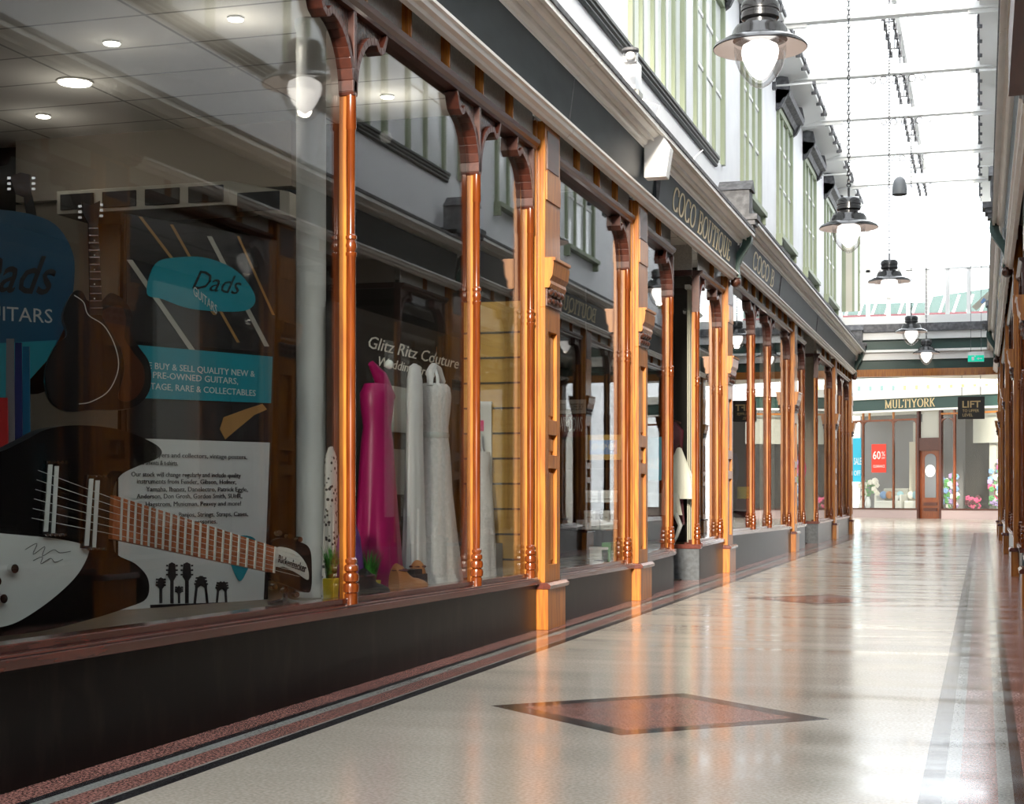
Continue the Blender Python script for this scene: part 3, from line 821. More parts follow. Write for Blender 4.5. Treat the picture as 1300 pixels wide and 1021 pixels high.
# downlights (real lamps in the shop ceiling)
def downlight(loc, r, w, lab):
    t = thing('downlight', loc, lab, 'ceiling light', 'recessed ceiling lights')
    m = MB(); m.lathe([(r*1.15, -.012), (r*1.15, 0)], loc, 18); m.build('trim_ring', 'white', t)
    m = MB(); m.lathe([(r, -.018), (r, -.012)], loc, 18); m.build('lens', 'light_disc', t)
    if w:
        L = bpy.data.lights.new('downlight_glow', 'POINT'); L.shadow_soft_size = r; L.energy = w*1.0; L.color = (1, .93, .82)
        lo = bpy.data.objects.new('downlight_glow', L); COL.objects.link(lo); lo.parent = t; lo.location = (0, 0, -.3)
def ceil_hit(px, py, z=3.86): return P(px, py, (z-1)*2000/(626-py))
downlight(ceil_hit(95, 103), .11, 3.0, 'large round ceiling light in the guitar shop')
downlight(ceil_hit(142, 53), .05, 1.5, 'small ceiling light near the top left, above the large round one')
downlight(ceil_hit(55, 146), .05, 1.5, 'small ceiling light at the far left behind the glass')
downlight((-4.3, 8.6, 3.86), .045, 5, 'small ceiling light above the dresses')
downlight((-4.1, 10.6, 3.86), .045, 6, 'small ceiling light beside the slatted wall')
downlight((-4.0, 13.2, 3.86), .045, 6, 'small ceiling light over the white boxes')
downlight((-4.0, 18.8, 3.86), .045, 6, 'small ceiling light in the boutique')
downlight((-4.2, 23.5, 4.1), .045, 8, 'small ceiling light in the dark clothes shop')
downlight((-4.2, 30.5, 4.1), .06, 40, 'small ceiling light in the shop with the white door')
downlight((-4.2, 37, 4.1), .06, 25, 'small ceiling light in the last shop on the left')

# bulkhead and duct in the guitar shop
m = MB(); a = onY(20, 245, 11.1); b = onY(370, 245, 11.1)
m.box(a.x, b.x, 11.1, 11.25, 3.36, 3.86); TN[0] += 1; solo(m, 'trim_%d' % TN[0], 'room_wall', kind='structure')
m = MB(); a = onY(20, 245, 11.2); b = onY(150, 245, 11.2); m.box(a.x, b.x, 11.2, 11.26, .02, 3.36); TN[0] += 1; solo(m, 'trim_%d' % TN[0], 'room_wall', kind='structure')
t = thing('air_unit', (-6.2, 10.8, 3.18), 'long cream air unit with black grilles hung high in the guitar shop', 'air conditioner')
a = onY(72, 245, 10.7); b = onY(290, 245, 10.7)
m = MB(); m.box(a.x, b.x, 10.7, 11.2, 3.16, 3.34)
m.prism([(b.x, 10.7, 3.16), (b.x, 11.08, 3.16), (b.x+.5, 11.08, 3.05), (b.x+.5, 10.7, 3.05)], (0, 0, .18)); m.build('casing', 'duct', t, bevel=.006)
for k in range(4):
    w = (b.x-a.x)/4; m = MB(); m.box(a.x+w*k+.04, a.x+w*(k+1)-.04, 10.685, 10.70, 3.19, 3.31); m.build('grille', 'matt_black', t)
m = MB(); m.box(b.x+.08, b.x+.42, 10.685, 10.70, 3.10, 3.24); m.build('grille', 'matt_black', t)

# white column
c = P(395, 757, 9.55); cx_, cy_ = c.x, c.y
m = MB(); m.lathe([(.098, .37), (.098, .40), (.09, .41), (.09, 3.80), (.10, 3.82), (.10, 3.86)], (cx_, cy_, 0), 28)
solo(m, 'column', 'off_white', 'round white column standing between the guitars and the dresses', 'column', smooth=True)

# slatted wall
t = thing('slatted_wall', (-3.9, 11.2, .38), 'yellow slatted display wall behind the narrow right pane', 'display wall')
m = MB(); m.box(-3.71, -3.27, 11.17, 11.25, .37, 2.42); m.build('panel', 'slat', t)
k = 0; z = .50
while z < 2.35:
    m = MB(); m.box(-3.71, -3.27, 11.162, 11.172, z, z+.014); m.build('slot', 'slot', t); z += .187
t = thing('price_list', (-3.55, 11.1, 1.1), 'tall white sheet with red marks on the slatted wall', 'poster')
a = onY(608, 510, 11.14); b = onY(624, 650, 11.14)
m = MB(); m.box(a.x, b.x, 11.135, 11.16, b.z, a.z); m.build('sheet', 'paper', t)
m = MB(); m.box(a.x, a.x+.04, 11.13, 11.135, a.z-.22, a.z-.14); m.box(a.x, a.x+.035, 11.13, 11.135, a.z-.62, a.z-.58); m.build('red_mark', 'pink_card', t)
m = MB(); a = onY(606, 690, 11.0); b = onY(622, 740, 11.0); m.box(a.x, b.x+.06, 10.95, 11.12, .37, a.z); solo(m, 'storage_box', 'cushion_grey', 'grey box on the display floor below the slatted wall', 'box')

# ------------------------------------------------------------------ guitar window
def poly_px(pts, A, Bp, off=0):
    n = Vector((-(Bp[1]-A[1]), Bp[0]-A[0], 0)).normalized()
    if n.y > 0: n = -n
    return [onV(x, y, A, Bp)+n*off for x, y in pts], n
def smooth_pts(pts, sub=5, closed=True):
    out = []; k = len(pts)
    rg = range(k) if closed else range(k-1)
    for i in rg:
        if closed: p0, p1, p2, p3 = pts[i-1], pts[i], pts[(i+1) % k], pts[(i+2) % k]
        else: p0, p1, p2, p3 = pts[max(i-1, 0)], pts[i], pts[i+1], pts[min(i+2, k-1)]
        for j in range(sub):
            t = j/sub
            out.append(tuple(.5*((2*p1[a])+(-p0[a]+p2[a])*t+(2*p0[a]-5*p1[a]+4*p2[a]-p3[a])*t*t+(-p0[a]+3*p1[a]-3*p2[a]+p3[a])*t**3) for a in (0, 1)))
    if not closed: out.append(pts[-1])
    return out
def slab(name, m_, pts, A, Bp, off, th, parent=None, smooth_it=True, bevel=0):
    """outline drawn on the standing plane A-B, off = towards the viewer, th = thickness going back"""
    if smooth_it: pts = smooth_pts(pts)
    pp, n = poly_px(pts, A, Bp, off)
    mb = MB(); mb.prism(pp, -n*th)
    if parent is None: return mb
    return mb.build(name, m_, parent, bevel=bevel)
def frame_of(A, Bp):
    r = Vector((Bp[0]-A[0], Bp[1]-A[1], 0)).normalized()
    if r.x < 0 and abs(r.x) > .05: r = -r
    if r.y < 0 and abs(r.x) <= .05: r = -r
    return r

# big banner
BR = P(352, 305, 9.4); BL = P(160, 272, 8.5)
BA, BB = (BL.x, BL.y), (BR.x, BR.y)
rB = Vector((BB[0]-BA[0], BB[1]-BA[1], 0)).normalized(); upv = Vector((0, 0, 1))
t = thing('banner_stand', ((BA[0]+BB[0])/2, (BA[1]+BB[1])/2, .37), 'tall advertising banner with teal band and small text behind the guitars', 'banner')
slab('backing', 'matt_black', [(158,271),(352,305),(340,765),(150,790)], BA, BB, 0, .03, t, False)
slab('photo_panel', 'ink', [(160,274),(350,307),(346,448),(160,432)], BA, BB, .004, .004, t, False)
for q in (((175,275),(270,400),7),((215,285),(300,435),6),((262,300),(335,440),10),((300,300),(345,400),5),((160,330),(240,445),12)):
    (x0,y0),(x1,y1),w = q
    slab('guitar_neck_print', 'neck_wood' if w < 8 else 'duct', [(x0,y0),(x0+w*.6,y0),(x1+w*.6,y1),(x1,y1)], BA, BB, .006, .002, t, False)
slab('band_panel', 'teal', [(160,437),(345,453),(343,512),(160,505)], BA, BB, .008, .004, t, False)
slab('lower_photo', 'ink', [(160,506),(343,513),(342,560),(160,556)], BA, BB, .004, .004, t, False)
slab('headstock_print', 'neck_wood', [(278,545),(283,530),(310,520),(332,513),(338,520),(322,527),(300,545),(285,558)], BA, BB, .008, .003, t, False)
slab('text_panel', 'paper', [(150,556),(342,562),(336,720),(334,764),(150,780)], BA, BB, .004, .004, t, False)
slab('plinth_strip', 'ink', [(190,768),(334,763),(334,768),(190,774)], BA, BB, .006, .003, t, False)
def bpt(x, y, off=.009): 
    pp, n = poly_px([(x, y)], BA, BB, off); return pp[0]
def btext(txt, x, y, x2, hpx, m_, nm='printed_text', **k):
    o = bpt(x, y); e = bpt(x2, y+(x2-x)*.05)
    h = hpx*.0046*1.0
    return sans_text(txt, o, rB, upv, h, m_, nm, t, width=(Vector((e.x, e.y))-Vector((o.x, o.y))).length, **k)
btext('WE BUY & SELL QUALITY NEW &', 175, 467, 322, 11, 'paper')
btext('PRE-OWNED GUITARS,', 192, 480, 300, 11, 'paper')
btext('VINTAGE, RARE & COLLECTABLES', 172, 493, 323, 11, 'paper')
lines = [('for players and collectors, vintage posters,', 178, 312, 579), ('instruments & t-shirts.', 172, 224, 589),
         ('Our stock will change regularly and include quality', 165, 304, 604), ('instruments from Fender, Gibson, Hofner,', 172, 298, 613), ('Yamaha, Ibanez, Danelectro, Patrick Eggle,', 184, 313, 623),
         ('Anderson, Don Grosh, Gordon Smith, SUHR,', 172, 306, 632), ('Hagstrom, Musicman, Peavey and more!', 183, 304, 642), ('plus Ukes, Banjos, Strings, Straps, Cases,', 190, 313, 656), ('Amps & Accessories.', 210, 274, 665)]
for s_, x0, x1, y in lines: btext(s_, x0, y+1, x1, 8, 'ink')
# pick logo on the banner
slab('teal_pick', 'teal', [(196,335),(225,327),(262,328),(300,345),(322,375),(316,392),(290,396),(240,392),(205,380),(185,372)], BA, BB, .010, .003, t)
btext('Dads', 240, 366, 303, 34, 'ink', 'logo_text', shear=.5)
o_ = bpt(241, 372); 
sans_text('GUITARS', bpt(243, 374, .014), (rB+Vector((0,0,-.55))).normalized(), Vector((0,0,1)), .075, 'paper', 'logo_text', t, width=.2)
slab('teal_pick', 'teal', [(290,688),(305,680),(322,684),(323,700),(312,725),(303,738),(294,722),(288,703)], BA, BB, .010, .003, t)
# silhouettes of headstocks along the bottom
for (x, y0, y1, w, tilt) in ((203,733,766,9,0),(217,714,766,11,0),(226,744,766,7,0),(236,714,766,12,0),(246,731,766,8,7),(262,731,766,8,-7),(274,738,766,7,5),(286,738,766,7,-3)):
    hh = (y1-y0)
    pts = [(x-w*.18,y1),(x-w*.18+tilt*.3,y0+hh*.45),(x-w*.45+tilt*.6,y0+hh*.35),(x-w*.35+tilt,y0+2),(x+tilt,y0),(x+w*.35+tilt,y0+2),(x+w*.45+tilt*.6,y0+hh*.35),(x+w*.18+tilt*.3,y0+hh*.45),(x+w*.18,y1)]
    slab('headstock_silhouette', 'ink', pts, BA, BB, .010, .003, t, False)
    for s2 in (-1, 1):
        for k in range(3):
            yy = y0+hh*(.08+.11*k); xx = x+tilt*(1-.15*k)+s2*w*.55
            slab('peg_silhouette', 'ink', [(xx-1.2,yy-1),(xx+1.2,yy-1),(xx+1.2,yy+1.2),(xx-1.2,yy+1.2)], BA, BB, .010, .003, t, False)

# large teal pick cut-out at the left, standing plane facing the camera
PA = P(0, 300, 8.5); PB = P(95, 300, 8.7); PA, PB = (PA.x, PA.y), (PB.x, PB.y)
t = thing('guitar_pick_sign', (PA[0], PA[1], 1.75), 'large blue plectrum-shaped sign at the left picture edge', 'sign')
slab('plectrum', 'teal_dark', [(-60,275),(-20,266),(30,270),(70,285),(92,320),(94,360),(84,410),(60,455),(20,500),(-20,540),(-60,520),(-90,420),(-90,320)], PA, PB, 0, .02, t)
slab('lower_edge', 'teal', [(-40,438),(72,432),(62,455),(20,502),(-20,542),(-50,520)], PA, PB, .004, .004, t, False)
rP = frame_of(PA, PB)
pp, n = poly_px([(-45, 372), (-36, 405)], PA, PB, .004)
sans_text('Dads', pp[0]+Vector((0,0,.02)), rP, upv, .30, 'ink', 'logo_text', t, width=.47, shear=.5, off=.01)
sans_text('GUITARS', pp[1], rP, upv, .11, 'paper', 'logo_text', t, width=.42)

# hanging dark guitar
def tuner_px(x, y, A, Bp, t, m_='chrome', s=2.2, off=.0):
    return slab('tuning_peg', m_, [(x-s, y-s*.7), (x+s, y-s*.7), (x+s, y+s*.7), (x-s, y+s*.7)], A, Bp, off, .012, t, False)
HA = P(90, 400, 8.0); HB = P(190, 400, 8.15); HA, HB = (HA.x, HA.y), (HB.x, HB.y)
t = thing('archtop_guitar', ((HA[0]+HB[0])/2, (HA[1]+HB[1])/2, 1.3), 'dark hanging hollow-body guitar with pale binding, its neck pointing up', 'guitar')
body = [(92,372),(104,370),(112,382),(128,382),(140,372),(156,380),(168,400),(166,425),(176,440),(190,462),(191,492),(178,512),(156,520),(120,520),(85,522),(62,505),(58,470),(70,440),(85,425),(80,400)]
slab('body', 'guitar_black', body, HA, HB, 0, .08, t)
mb = MB(); pp, n = poly_px(smooth_pts([(94,375),(106,384),(112,400),(132,414),(146,440),(150,468),(138,496),(116,510),(100,513)], 5, False), HA, HB, .004)
mb.band(pp, .0022, n*.004); mb.build('binding', 'off_white', t)
slab('soundboard', 'burst', [(130,395),(152,388),(160,405),(158,428),(168,446),(182,466),(182,490),(168,508),(150,505),(158,470),(152,440),(135,412)], HA, HB, .003, .004, t)
slab('fingerboard', 'matt_black', [(112,283),(124,283),(130,400),(114,400)], HA, HB, .014, .03, t, False)
for k in range(12):
    y = 290+k*9.2
    slab('fret', 'chrome', [(112.3+k*.15,y),(124.2+k*.5,y),(124.2+k*.5,y+.8),(112.3+k*.15,y+.8)], HA, HB, .017, .003, t, False)
for k in (1,3,5,7,9):
    y = 296+k*9.2; slab('inlay_dot', 'pearl', [(118.6,y),(120.2,y),(120.2,y+1.8),(118.6,y+1.8)], HA, HB, .017, .003, t, False)
hs = slab('headstock', 'guitar_black', [(103,257),(115,261),(127,255),(126,270),(124,284),(112,284),(106,272)], HA, HB, .008, .02, t, False)
for k in range(3):
    tuner_px(101.5, 262+k*7, HA, HB, hs); tuner_px(128.5, 260+k*7, HA, HB, hs)

# second headstock behind the pick sign
QA = P(0, 250, 9.0); QB = P(60, 250, 9.1); QA, QB = (QA.x, QA.y), (QB.x, QB.y)
t = thing('hanging_guitar', (QA[0], QA[1], 1.9), 'dark guitar headstock poking up behind the blue plectrum sign', 'guitar')
hs = slab('headstock', 'burst', [(13,224),(26,219),(39,222),(38,236),(41,250),(33,260),(30,250),(20,246)], QA, QB, 0, .02, t, False)
slab('neck', 'matt_black', [(30,248),(41,248),(50,290),(37,290)], QA, QB, 0, .03, t, False)
slab('body', 'burst', [(-10,470),(0,400),(30,380),(60,385),(80,400),(85,440),(80,480),(40,500)], QA, QB, -.04, .06, t)
for k in range(3): tuner_px(11.5, 226+k*7, QA, QB, hs); tuner_px(42.5, 226+k*7, QA, QB, hs)

# front electric guitar
GA = P(0, 700, 6.25); GB = P(390, 700, 8.1); GA, GB = (GA.x, GA.y), (GB.x, GB.y)
t = thing('electric_guitar', ((GA[0]+GB[0])/2-.2, (GA[1]+GB[1])/2-.4, .47), 'big black electric guitar with white pickguard and long rosewood neck lying low in the window', 'guitar')
body = [(-60,560),(-10,575),(30,560),(60,545),(100,540),(150,545),(190,560),(205,572),(200,582),(175,592),(152,605),(143,630),(144,690),(150,705),(172,716),(188,735),(186,760),(160,772),(120,785),(60,800),(0,808),(-60,815)]
slab('body', 'guitar_black', body, GA, GB, 0, .06, t)
slab('pickguard', 'pearl', [(-50,668),(-10,676),(30,680),(70,684),(105,692),(111,702),(98,728),(75,752),(45,775),(15,792),(-15,798),(-50,800)], GA, GB, .007, .006, t)
for k, (x, y) in enumerate(((-10,738),(12,722),(-2,760))):
    slab('control_knob', 'chrome', [(x+5*math.cos(a*PI/5), y+6*math.sin(a*PI/5)) for a in range(10)], GA, GB, .03, .025, t, False)
for k, (dx, dy) in enumerate(((0, 0), (52, 18))):
    pk = slab('pickup', 'lamp_black', [(54+dx,585+dy),(84+dx,588+dy),(80+dx,682+dy),(48+dx,678+dy)], GA, GB, .022, .018, t, False)
    slab('pickup_rim', 'pearl', [(56+dx,590+dy),(61+dx,590+dy),(55+dx,675+dy),(50+dx,675+dy)], GA, GB, .026, .004, pk, False)
    slab('pickup_rim', 'pearl', [(64+dx,592+dy),(69+dx,592+dy),(64+dx,677+dy),(60+dx,677+dy)], GA, GB, .026, .004, pk, False)
    for j in range(5):
        for s2 in (0, 1):
            x = 56+dx+s2*3+j*5.6-(0 if s2 == 0 else 5); y = 587+dy+s2*92
            slab('pickup_screw', 'chrome', [(x+1.8*math.cos(a*PI/4), y+2*math.sin(a*PI/4)) for a in range(8)], GA, GB, .028, .006, pk, False)
# fretboard
N0, N1, N2, N3 = (138, 629), (342, 694), (340, 727), (136, 684)
slab('fretboard', 'rosewood', [N0, N1, N2, N3], GA, GB, .030, .03, t, False)
def lerp2(a, b, s): return (a[0]+(b[0]-a[0])*s, a[1]+(b[1]-a[1])*s)
for k in range(21):
    s = 1-(1-2**(-k*1.35/12*.62))/(1-2**(-21*1.35/12*.62)); s = 1-(k/21)**.9
    a = lerp2(N0, N1, s); b = lerp2(N3, N2, s)
    slab('fret', 'pearl', [a, (a[0]+2.0, a[1]+.6), (b[0]+2.0, b[1]+.6), b], GA, GB, .035, .005, t, False)
for k in range(6):
    s = (k+.6)/6.2
    a = lerp2((40, 590), (30, 665), s); b = lerp2(N0, N3, s); c = lerp2(N1, N2, s)
    pp, n = poly_px([a, b, c, lerp2((372, 703), (372, 735), s)], GA, GB, .040)
    mb = MB(); mb.tube(pp, .0014, 4); mb.build('string', 'pearl', t)
hs = slab('headstock', 'guitar_black', [(340,692),(352,683),(372,687),(388,696),(391,722),(390,748),(383,752),(362,744),(345,737),(338,728)], GA, GB, .024, .02, t)
slab('head_plate', 'pearl', [(344,697),(356,695),(372,702),(384,718),(386,736),(372,728),(356,720),(343,718)], GA, GB, .027, .004, hs)
pp, n = poly_px([(346, 714), (382, 727)], GA, GB, .031)
sans_text('Rickenbacker', pp[0], (pp[1]-pp[0]), upv, .06, 'ink', 'logo_text', hs, width=(pp[1]-pp[0]).length, shear=.3, off=.01)
for k in range(3):
    for (x, y) in ((352+k*13, 677+k*4), (346+k*14, 745+k*5)):
        slab('tuning_peg', 'chrome', [(x+3.4*math.cos(a*PI/4), y+3.6*math.sin(a*PI/4)) for a in range(8)], GA, GB, .015, .02, hs, False)
pp, n = poly_px([(35, 700), (60, 712)], GA, GB, .010)
mb = MB()
sig = smooth_pts([(30,698),(45,690),(40,704),(55,694),(52,706),(66,698),(74,702),(88,700)], 4, False)
pq, n = poly_px(sig, GA, GB, .008); mb.band(pq, .0012, n*.001)
sig = smooth_pts([(40,712),(52,707),(50,716),(62,709),(68,714),(78,710)], 4, False)
pq, n = poly_px(sig, GA, GB, .008); mb.band(pq, .0012, n*.001)
mb.build('signature', 'ink', t)
# guitar stand behind headstock
t = thing('guitar_stand', tuple(P(362, 757, 8.9)), 'small chrome and black guitar stand on the display floor by the white column', 'stand')
q = P(362, 757, 8.9)
m = MB(); m.lathe([(.10, .37), (.10, .385), (.03, .40), (.014, .41), (.014, .62)], (q.x, q.y, 0), 16); m.build('base', 'lamp_black', t, smooth=True)
m = MB(); m.tube([(q.x-.07, q.y-.02, .72), (q.x-.05, q.y-.06, .62), (q.x+.05, q.y-.06, .62), (q.x+.07, q.y-.02, .72)], .012); m.build('cradle', 'chrome', t, smooth=True)

# hanging straps at the left edge
for k, (x0, x1, y0, y1, m_, lab) in enumerate(((-6, 9, 505, 642, 'red_fabric', 'red guitar strap hanging at the left picture edge'), (8, 17, 430, 660, 'grey_fabric', 'grey patterned strap next to the red one'),
                                (19, 27, 435, 668, 'navy', 'dark blue strap hanging third from the left edge'), (29, 37, 440, 650, 'teal_dark', 'teal strap hanging nearest the blue plectrum sign'))):
    A_ = P(x0, 500, 7.4+.05*k); B_ = P(x1, 500, 7.4+.05*k)
    A_, B_ = (A_.x, A_.y), (B_.x, B_.y)
    xs = [x0, x0+.5, x0-.5, x0+.3, x0]
    pts = [(x0, y0), (x1, y0), (x1+1, (y0+y1)/2), (x1, y1), ((x0+x1)/2, y1+8), (x0, y1), (x0-1, (y0+y1)/2)]
    mb = slab('', '', pts, A_, B_, 0, .012, None, False)
    solo(mb, 'guitar_strap', m_, lab, 'strap', 'hanging guitar straps')

# small red tag on the floor
q = onX(166, 780, -3.42); m = MB(); m.box(q.x-.03, q.x+.03, q.y-.06, q.y+.06, .39, .40); m.box(q.x-.03, q.x-.0, q.y-.05, q.y+.05, .40, .43)
solo(m, 'pedal', 'red_fabric', 'tiny red foot pedal on the display floor under the big guitar', 'pedal')

# ------------------------------------------------------------------ dress window
t = thing('shop_sign_panel', (-3.72, 10.0, .38), 'black panel with white italic lettering behind the dresses', 'sign')
m = MB(); m.box(-3.78, -3.72, 8.75, 11.1, .37, 2.15); m.build('panel', 'matt_black', t)
a = onX(465, 441, -3.71); b = onX(580, 449, -3.71)
sans_text('Glitz Ritz Couture', a, (0, 1, 0), upv, .115, 'ivory', 'lettering', t, width=b.y-a.y, shear=.35)
a = onX(478, 464, -3.71); b = onX(540, 469, -3.71)
sans_text('Wedding Dresses', a, (0, 1, 0), upv, .09, 'ivory', 'lettering', t, width=(b.y-a.y)*1.35, shear=.35)

def gown(c, prof, sq, folds, m_, name, seed=1, nseg=56, fold_from=.55):
    """prof: (z, halfwidth) from hem to top"""
    mb = MB(); vs = []; fs = []; n = nseg
    zt = prof[-1][0]; zb = prof[0][0]
    for (z, r) in prof:
        s = max(0, (zb+(zt-zb)*fold_from-z)/((zt-zb)*fold_from))
        for i in range(n):
            a = 2*PI*i/n
            k = 1+folds*s*math.sin(a*9+seed)+folds*.5*s*math.sin(a*16+2*seed)
            vs.append((c[0]+r*k*math.cos(a)*sq[0], c[1]+r*k*math.sin(a)*sq[1], z))
    for j in range(len(prof)-1):
        for i in range(n): fs.append((j*n+i, j*n+(i+1) % n, (j+1)*n+(i+1) % n, (j+1)*n+i))
    fs.append(tuple(range(n-1, -1, -1))); k = (len(prof)-1)*n; fs.append(tuple(range(k, k+n)))
    mb.add(vs, fs); return mb
# white wedding dress
c = (-3.47, 9.84)
t = thing('wedding_dress', (c[0], c[1], .38), 'long white strapless wedding dress with beaded belt on a padded hanger', 'dress', 'wedding gowns')
prof = [(.39,.27),(.45,.26),(.6,.235),(.8,.205),(1.0,.175),(1.15,.165),(1.28,.15),(1.36,.135),(1.44,.135),(1.55,.155),(1.64,.165),(1.70,.15),(1.72,.12)]
gown(c, prof, (.62, 1.0), .06, 'satin', 'gown', 3).build('gown', 'satin', t, smooth=True)
m = MB(); m.lathe([(.137,-.018),(.143,0),(.137,.018)], (0,0,0), 30, caps=False); m.v = [(c[0]+v[0]*.64, c[1]+v[1], 1.38+v[2]) for v in m.v]; m.build('beaded_belt', 'pearl', t, smooth=True)
m = MB(); m.tube([(c[0]+.02, c[1]-.15, 1.70), (c[0]+.01, c[1]-.12, 1.79), (c[0], c[1]-.03, 1.83), (c[0], c[1]+.06, 1.82), (c[0]+.01, c[1]+.14, 1.74)], [.02,.028,.03,.028,.018], 8); m.build('padded_hanger', 'tulle', t, smooth=True)
m = MB(); m.tube([(c[0], c[1], 1.83), (c[0], c[1], 1.90), (c[0], c[1]+.03, 1.93), (c[0], c[1]+.03, 1.97)], .005, 6); m.build('hanger_hook', 'chrome', t)
m = MB()
for k in range(1, 3):
    m.tube([(c[0]+.06, c[1]-.14+.02*k, 1.70), (c[0]+.05, c[1]-.12+.02*k, 1.76), (c[0]+.02, c[1]-.1+.03*k, 1.82)], .008, 6)
m.build('strap', 'tulle', t)
# veil beside it
c2 = (-3.45, 9.40)
m = gown(c2, [(.50,.12),(.9,.11),(1.3,.095),(1.6,.09),(1.72,.085),(1.80,.06),(1.82,.02)], (.5, 1), .14, 'tulle', 'veil', 5)
solo(m, 'veil', 'tulle', 'pale veil draped down the left side of the white wedding dress', 'veil', smooth=True)
# small white gown
c3 = (-3.52, 10.95)
t = thing('wedding_dress', (c3[0], c3[1], .38), 'smaller white gown half hidden behind the middle wooden mullion', 'dress', 'wedding gowns')
gown(c3, [(.39,.22),(.6,.2),(.9,.17),(1.05,.15),(1.15,.12),(1.25,.14),(1.3,.13)], (.6, .8), .06, 'satin', 'gown', 2).build('gown', 'satin', t, smooth=True)
m = MB(); m.tube([(c3[0], c3[1]-.1, 1.28), (c3[0], c3[1]-.06, 1.42), (c3[0], c3[1], 1.46), (c3[0], c3[1]+.08, 1.30)], .008, 6); m.build('strap', 'tulle', t)
# magenta dress
c = (-3.52, 8.93)
t = thing('evening_dress', (c[0], c[1], .38), 'long magenta one-shoulder evening dress left of the white wedding dress', 'dress')
gown(c, [(.39,.24),(.6,.22),(.9,.19),(1.15,.165),(1.3,.15),(1.4,.13),(1.5,.15),(1.6,.16),(1.66,.12)], (.6, .95), .07, 'magenta', 'gown', 8).build('gown', 'magenta', t, smooth=True)
m = MB(); m.tube([(c[0]+.03, c[1]+.1, 1.58), (c[0]+.03, c[1]-.02, 1.70), (c[0], c[1]-.1, 1.78)], [.05,.045,.02], 10); m.build('shoulder_strap', 'magenta', t, smooth=True)
m = MB(); m.ball((c[0]+.07, c[1]+.02, 1.78), .03, 8); m.build('brooch', 'pearl', t, smooth=True)
# framed boxes behind dresses
for k, (px0, px1, py0, py1, lab) in enumerate(((500, 516, 490, 550, 'grey framed card between the magenta and white dresses, upper one'), (500, 514, 570, 628, 'grey framed card between the magenta and white dresses, lower one'))):
    a = onX(px0, py0, -3.70); b = onX(px1, py1, -3.70); m = MB(); m.box(-3.72, -3.70, a.y, b.y, b.z, a.z); solo(m, 'picture_card', 'cushion_grey', lab, 'card', 'framed cards')

# dotted scarf by the column
q = onX(420, 650, -3.62)
m = gown((q.x, q.y), [(.38,.07),(.9,.065),(1.2,.06),(1.27,.02)], (.5, 1), .2, 'dotted', 's', 4)
solo(m, 'scarf', 'dotted', 'black and white dotted scarf hanging right of the white column', 'scarf', smooth=True)

def pot(px, py, X, w, hgt, lab):
    q = onX(px, py, X); z = .375
    t = thing('potted_grass', (q.x, q.y, z), lab, 'plant', 'yellow pots of grass')
    m = MB(); m.hexa([(q.x-w*.42,q.y-w*.42,z),(q.x+w*.42,q.y-w*.42,z),(q.x+w*.42,q.y+w*.42,z),(q.x-w*.42,q.y+w*.42,z),
                      (q.x-w*.5,q.y-w*.5,z+hgt),(q.x+w*.5,q.y-w*.5,z+hgt),(q.x+w*.5,q.y+w*.5,z+hgt),(q.x-w*.5,q.y+w*.5,z+hgt)])
    m.build('pot', 'yellow', t, bevel=.003)
    m = MB(); rr = random.Random(int(px))
    for k in range(130):
        a = rr.uniform(0, 2*PI); r0 = rr.uniform(0, w*.4); sp = rr.uniform(.3, 1.15)*w; hh = rr.uniform(.6, 1.1)*.14*(1.3 if hgt > .1 else 1.15)
        b0 = Vector((q.x+r0*math.cos(a), q.y+r0*math.sin(a), z+hgt-.01)); d = Vector((math.cos(a), math.sin(a), 0))
        p1 = b0+d*sp*.3+Vector((0,0,hh*.65)); p2 = b0+d*sp*.8+Vector((0,0,hh))
        sd = Vector((-d.y, d.x, 0))*.003
        m.add([b0-sd, b0+sd, p1+sd*.8, p1-sd*.8, p2], [(0,1,2,3),(3,2,4)])
    m.build('grass_blades', 'grass', t)
pot(420, 750, -3.40, .07, .16, 'yellow pot of grass right of the white column, taller pot')
pot(468, 738, -3.36, .11, .125, 'yellow pot of grass on the floor below the magenta dress')

def shoe(c, ang, m_, lab, L=.27, name='shoe', zf0=.41):
    t = thing(name, (c[0], c[1], zf0), lab, 'shoe', 'shoes under the dresses')
    prof = [(-.5,.28,.30),(-.42,.36,.36),(-.3,.37,.33),(-.12,.34,.22),(.05,.36,.16),(.2,.42,.15),(.36,.36,.12),(.46,.22,.09),(.5,.08,.06)]
    ca, sa = math.cos(ang), math.sin(ang); n = 14; vs = []; fs = []
    for (x, w, h) in prof:
        for i in range(n):
            a = PI*i/(n-1); lx = x*L; ly = -math.cos(a)*w*L*.5; lz = (math.sin(a)**.6 if math.sin(a) > 0 else 0)*h*L*1.5+.012
            vs.append((c[0]+lx*ca-ly*sa, c[1]+lx*sa+ly*ca, zf0+lz))
    k = len(prof)
    for j in range(k-1):
        for i in range(n-1): fs.append((j*n+i, j*n+i+1, (j+1)*n+i+1, (j+1)*n+i))
        fs.append((j*n+n-1, j*n, (j+1)*n, (j+1)*n+n-1))
    fs.append(tuple(range(n))); fs.append(tuple(range((k-1)*n, k*n)))
    m = MB(); m.add(vs, fs); m.build('upper', m_, t, smooth=True)
    m = MB(); pl = []
    for s2 in (1, -1):
        for (x, w, h) in (prof if s2 == 1 else prof[::-1]):
            lx = x*L*1.03; ly = s2*w*L*.53; pl.append((c[0]+lx*ca-ly*sa, c[1]+lx*sa+ly*ca, zf0))
    m.prism(pl, (0, 0, .014)); m.build('sole', 'mahogany', t)
    m = MB(); cc = (c[0]-.33*L*ca, c[1]-.33*L*sa, zf0+.012+.40*L); m.ball(cc, .05*L/.27, 8, (1, 1, .25)); m.build('opening', 'maroon', t, smooth=True)
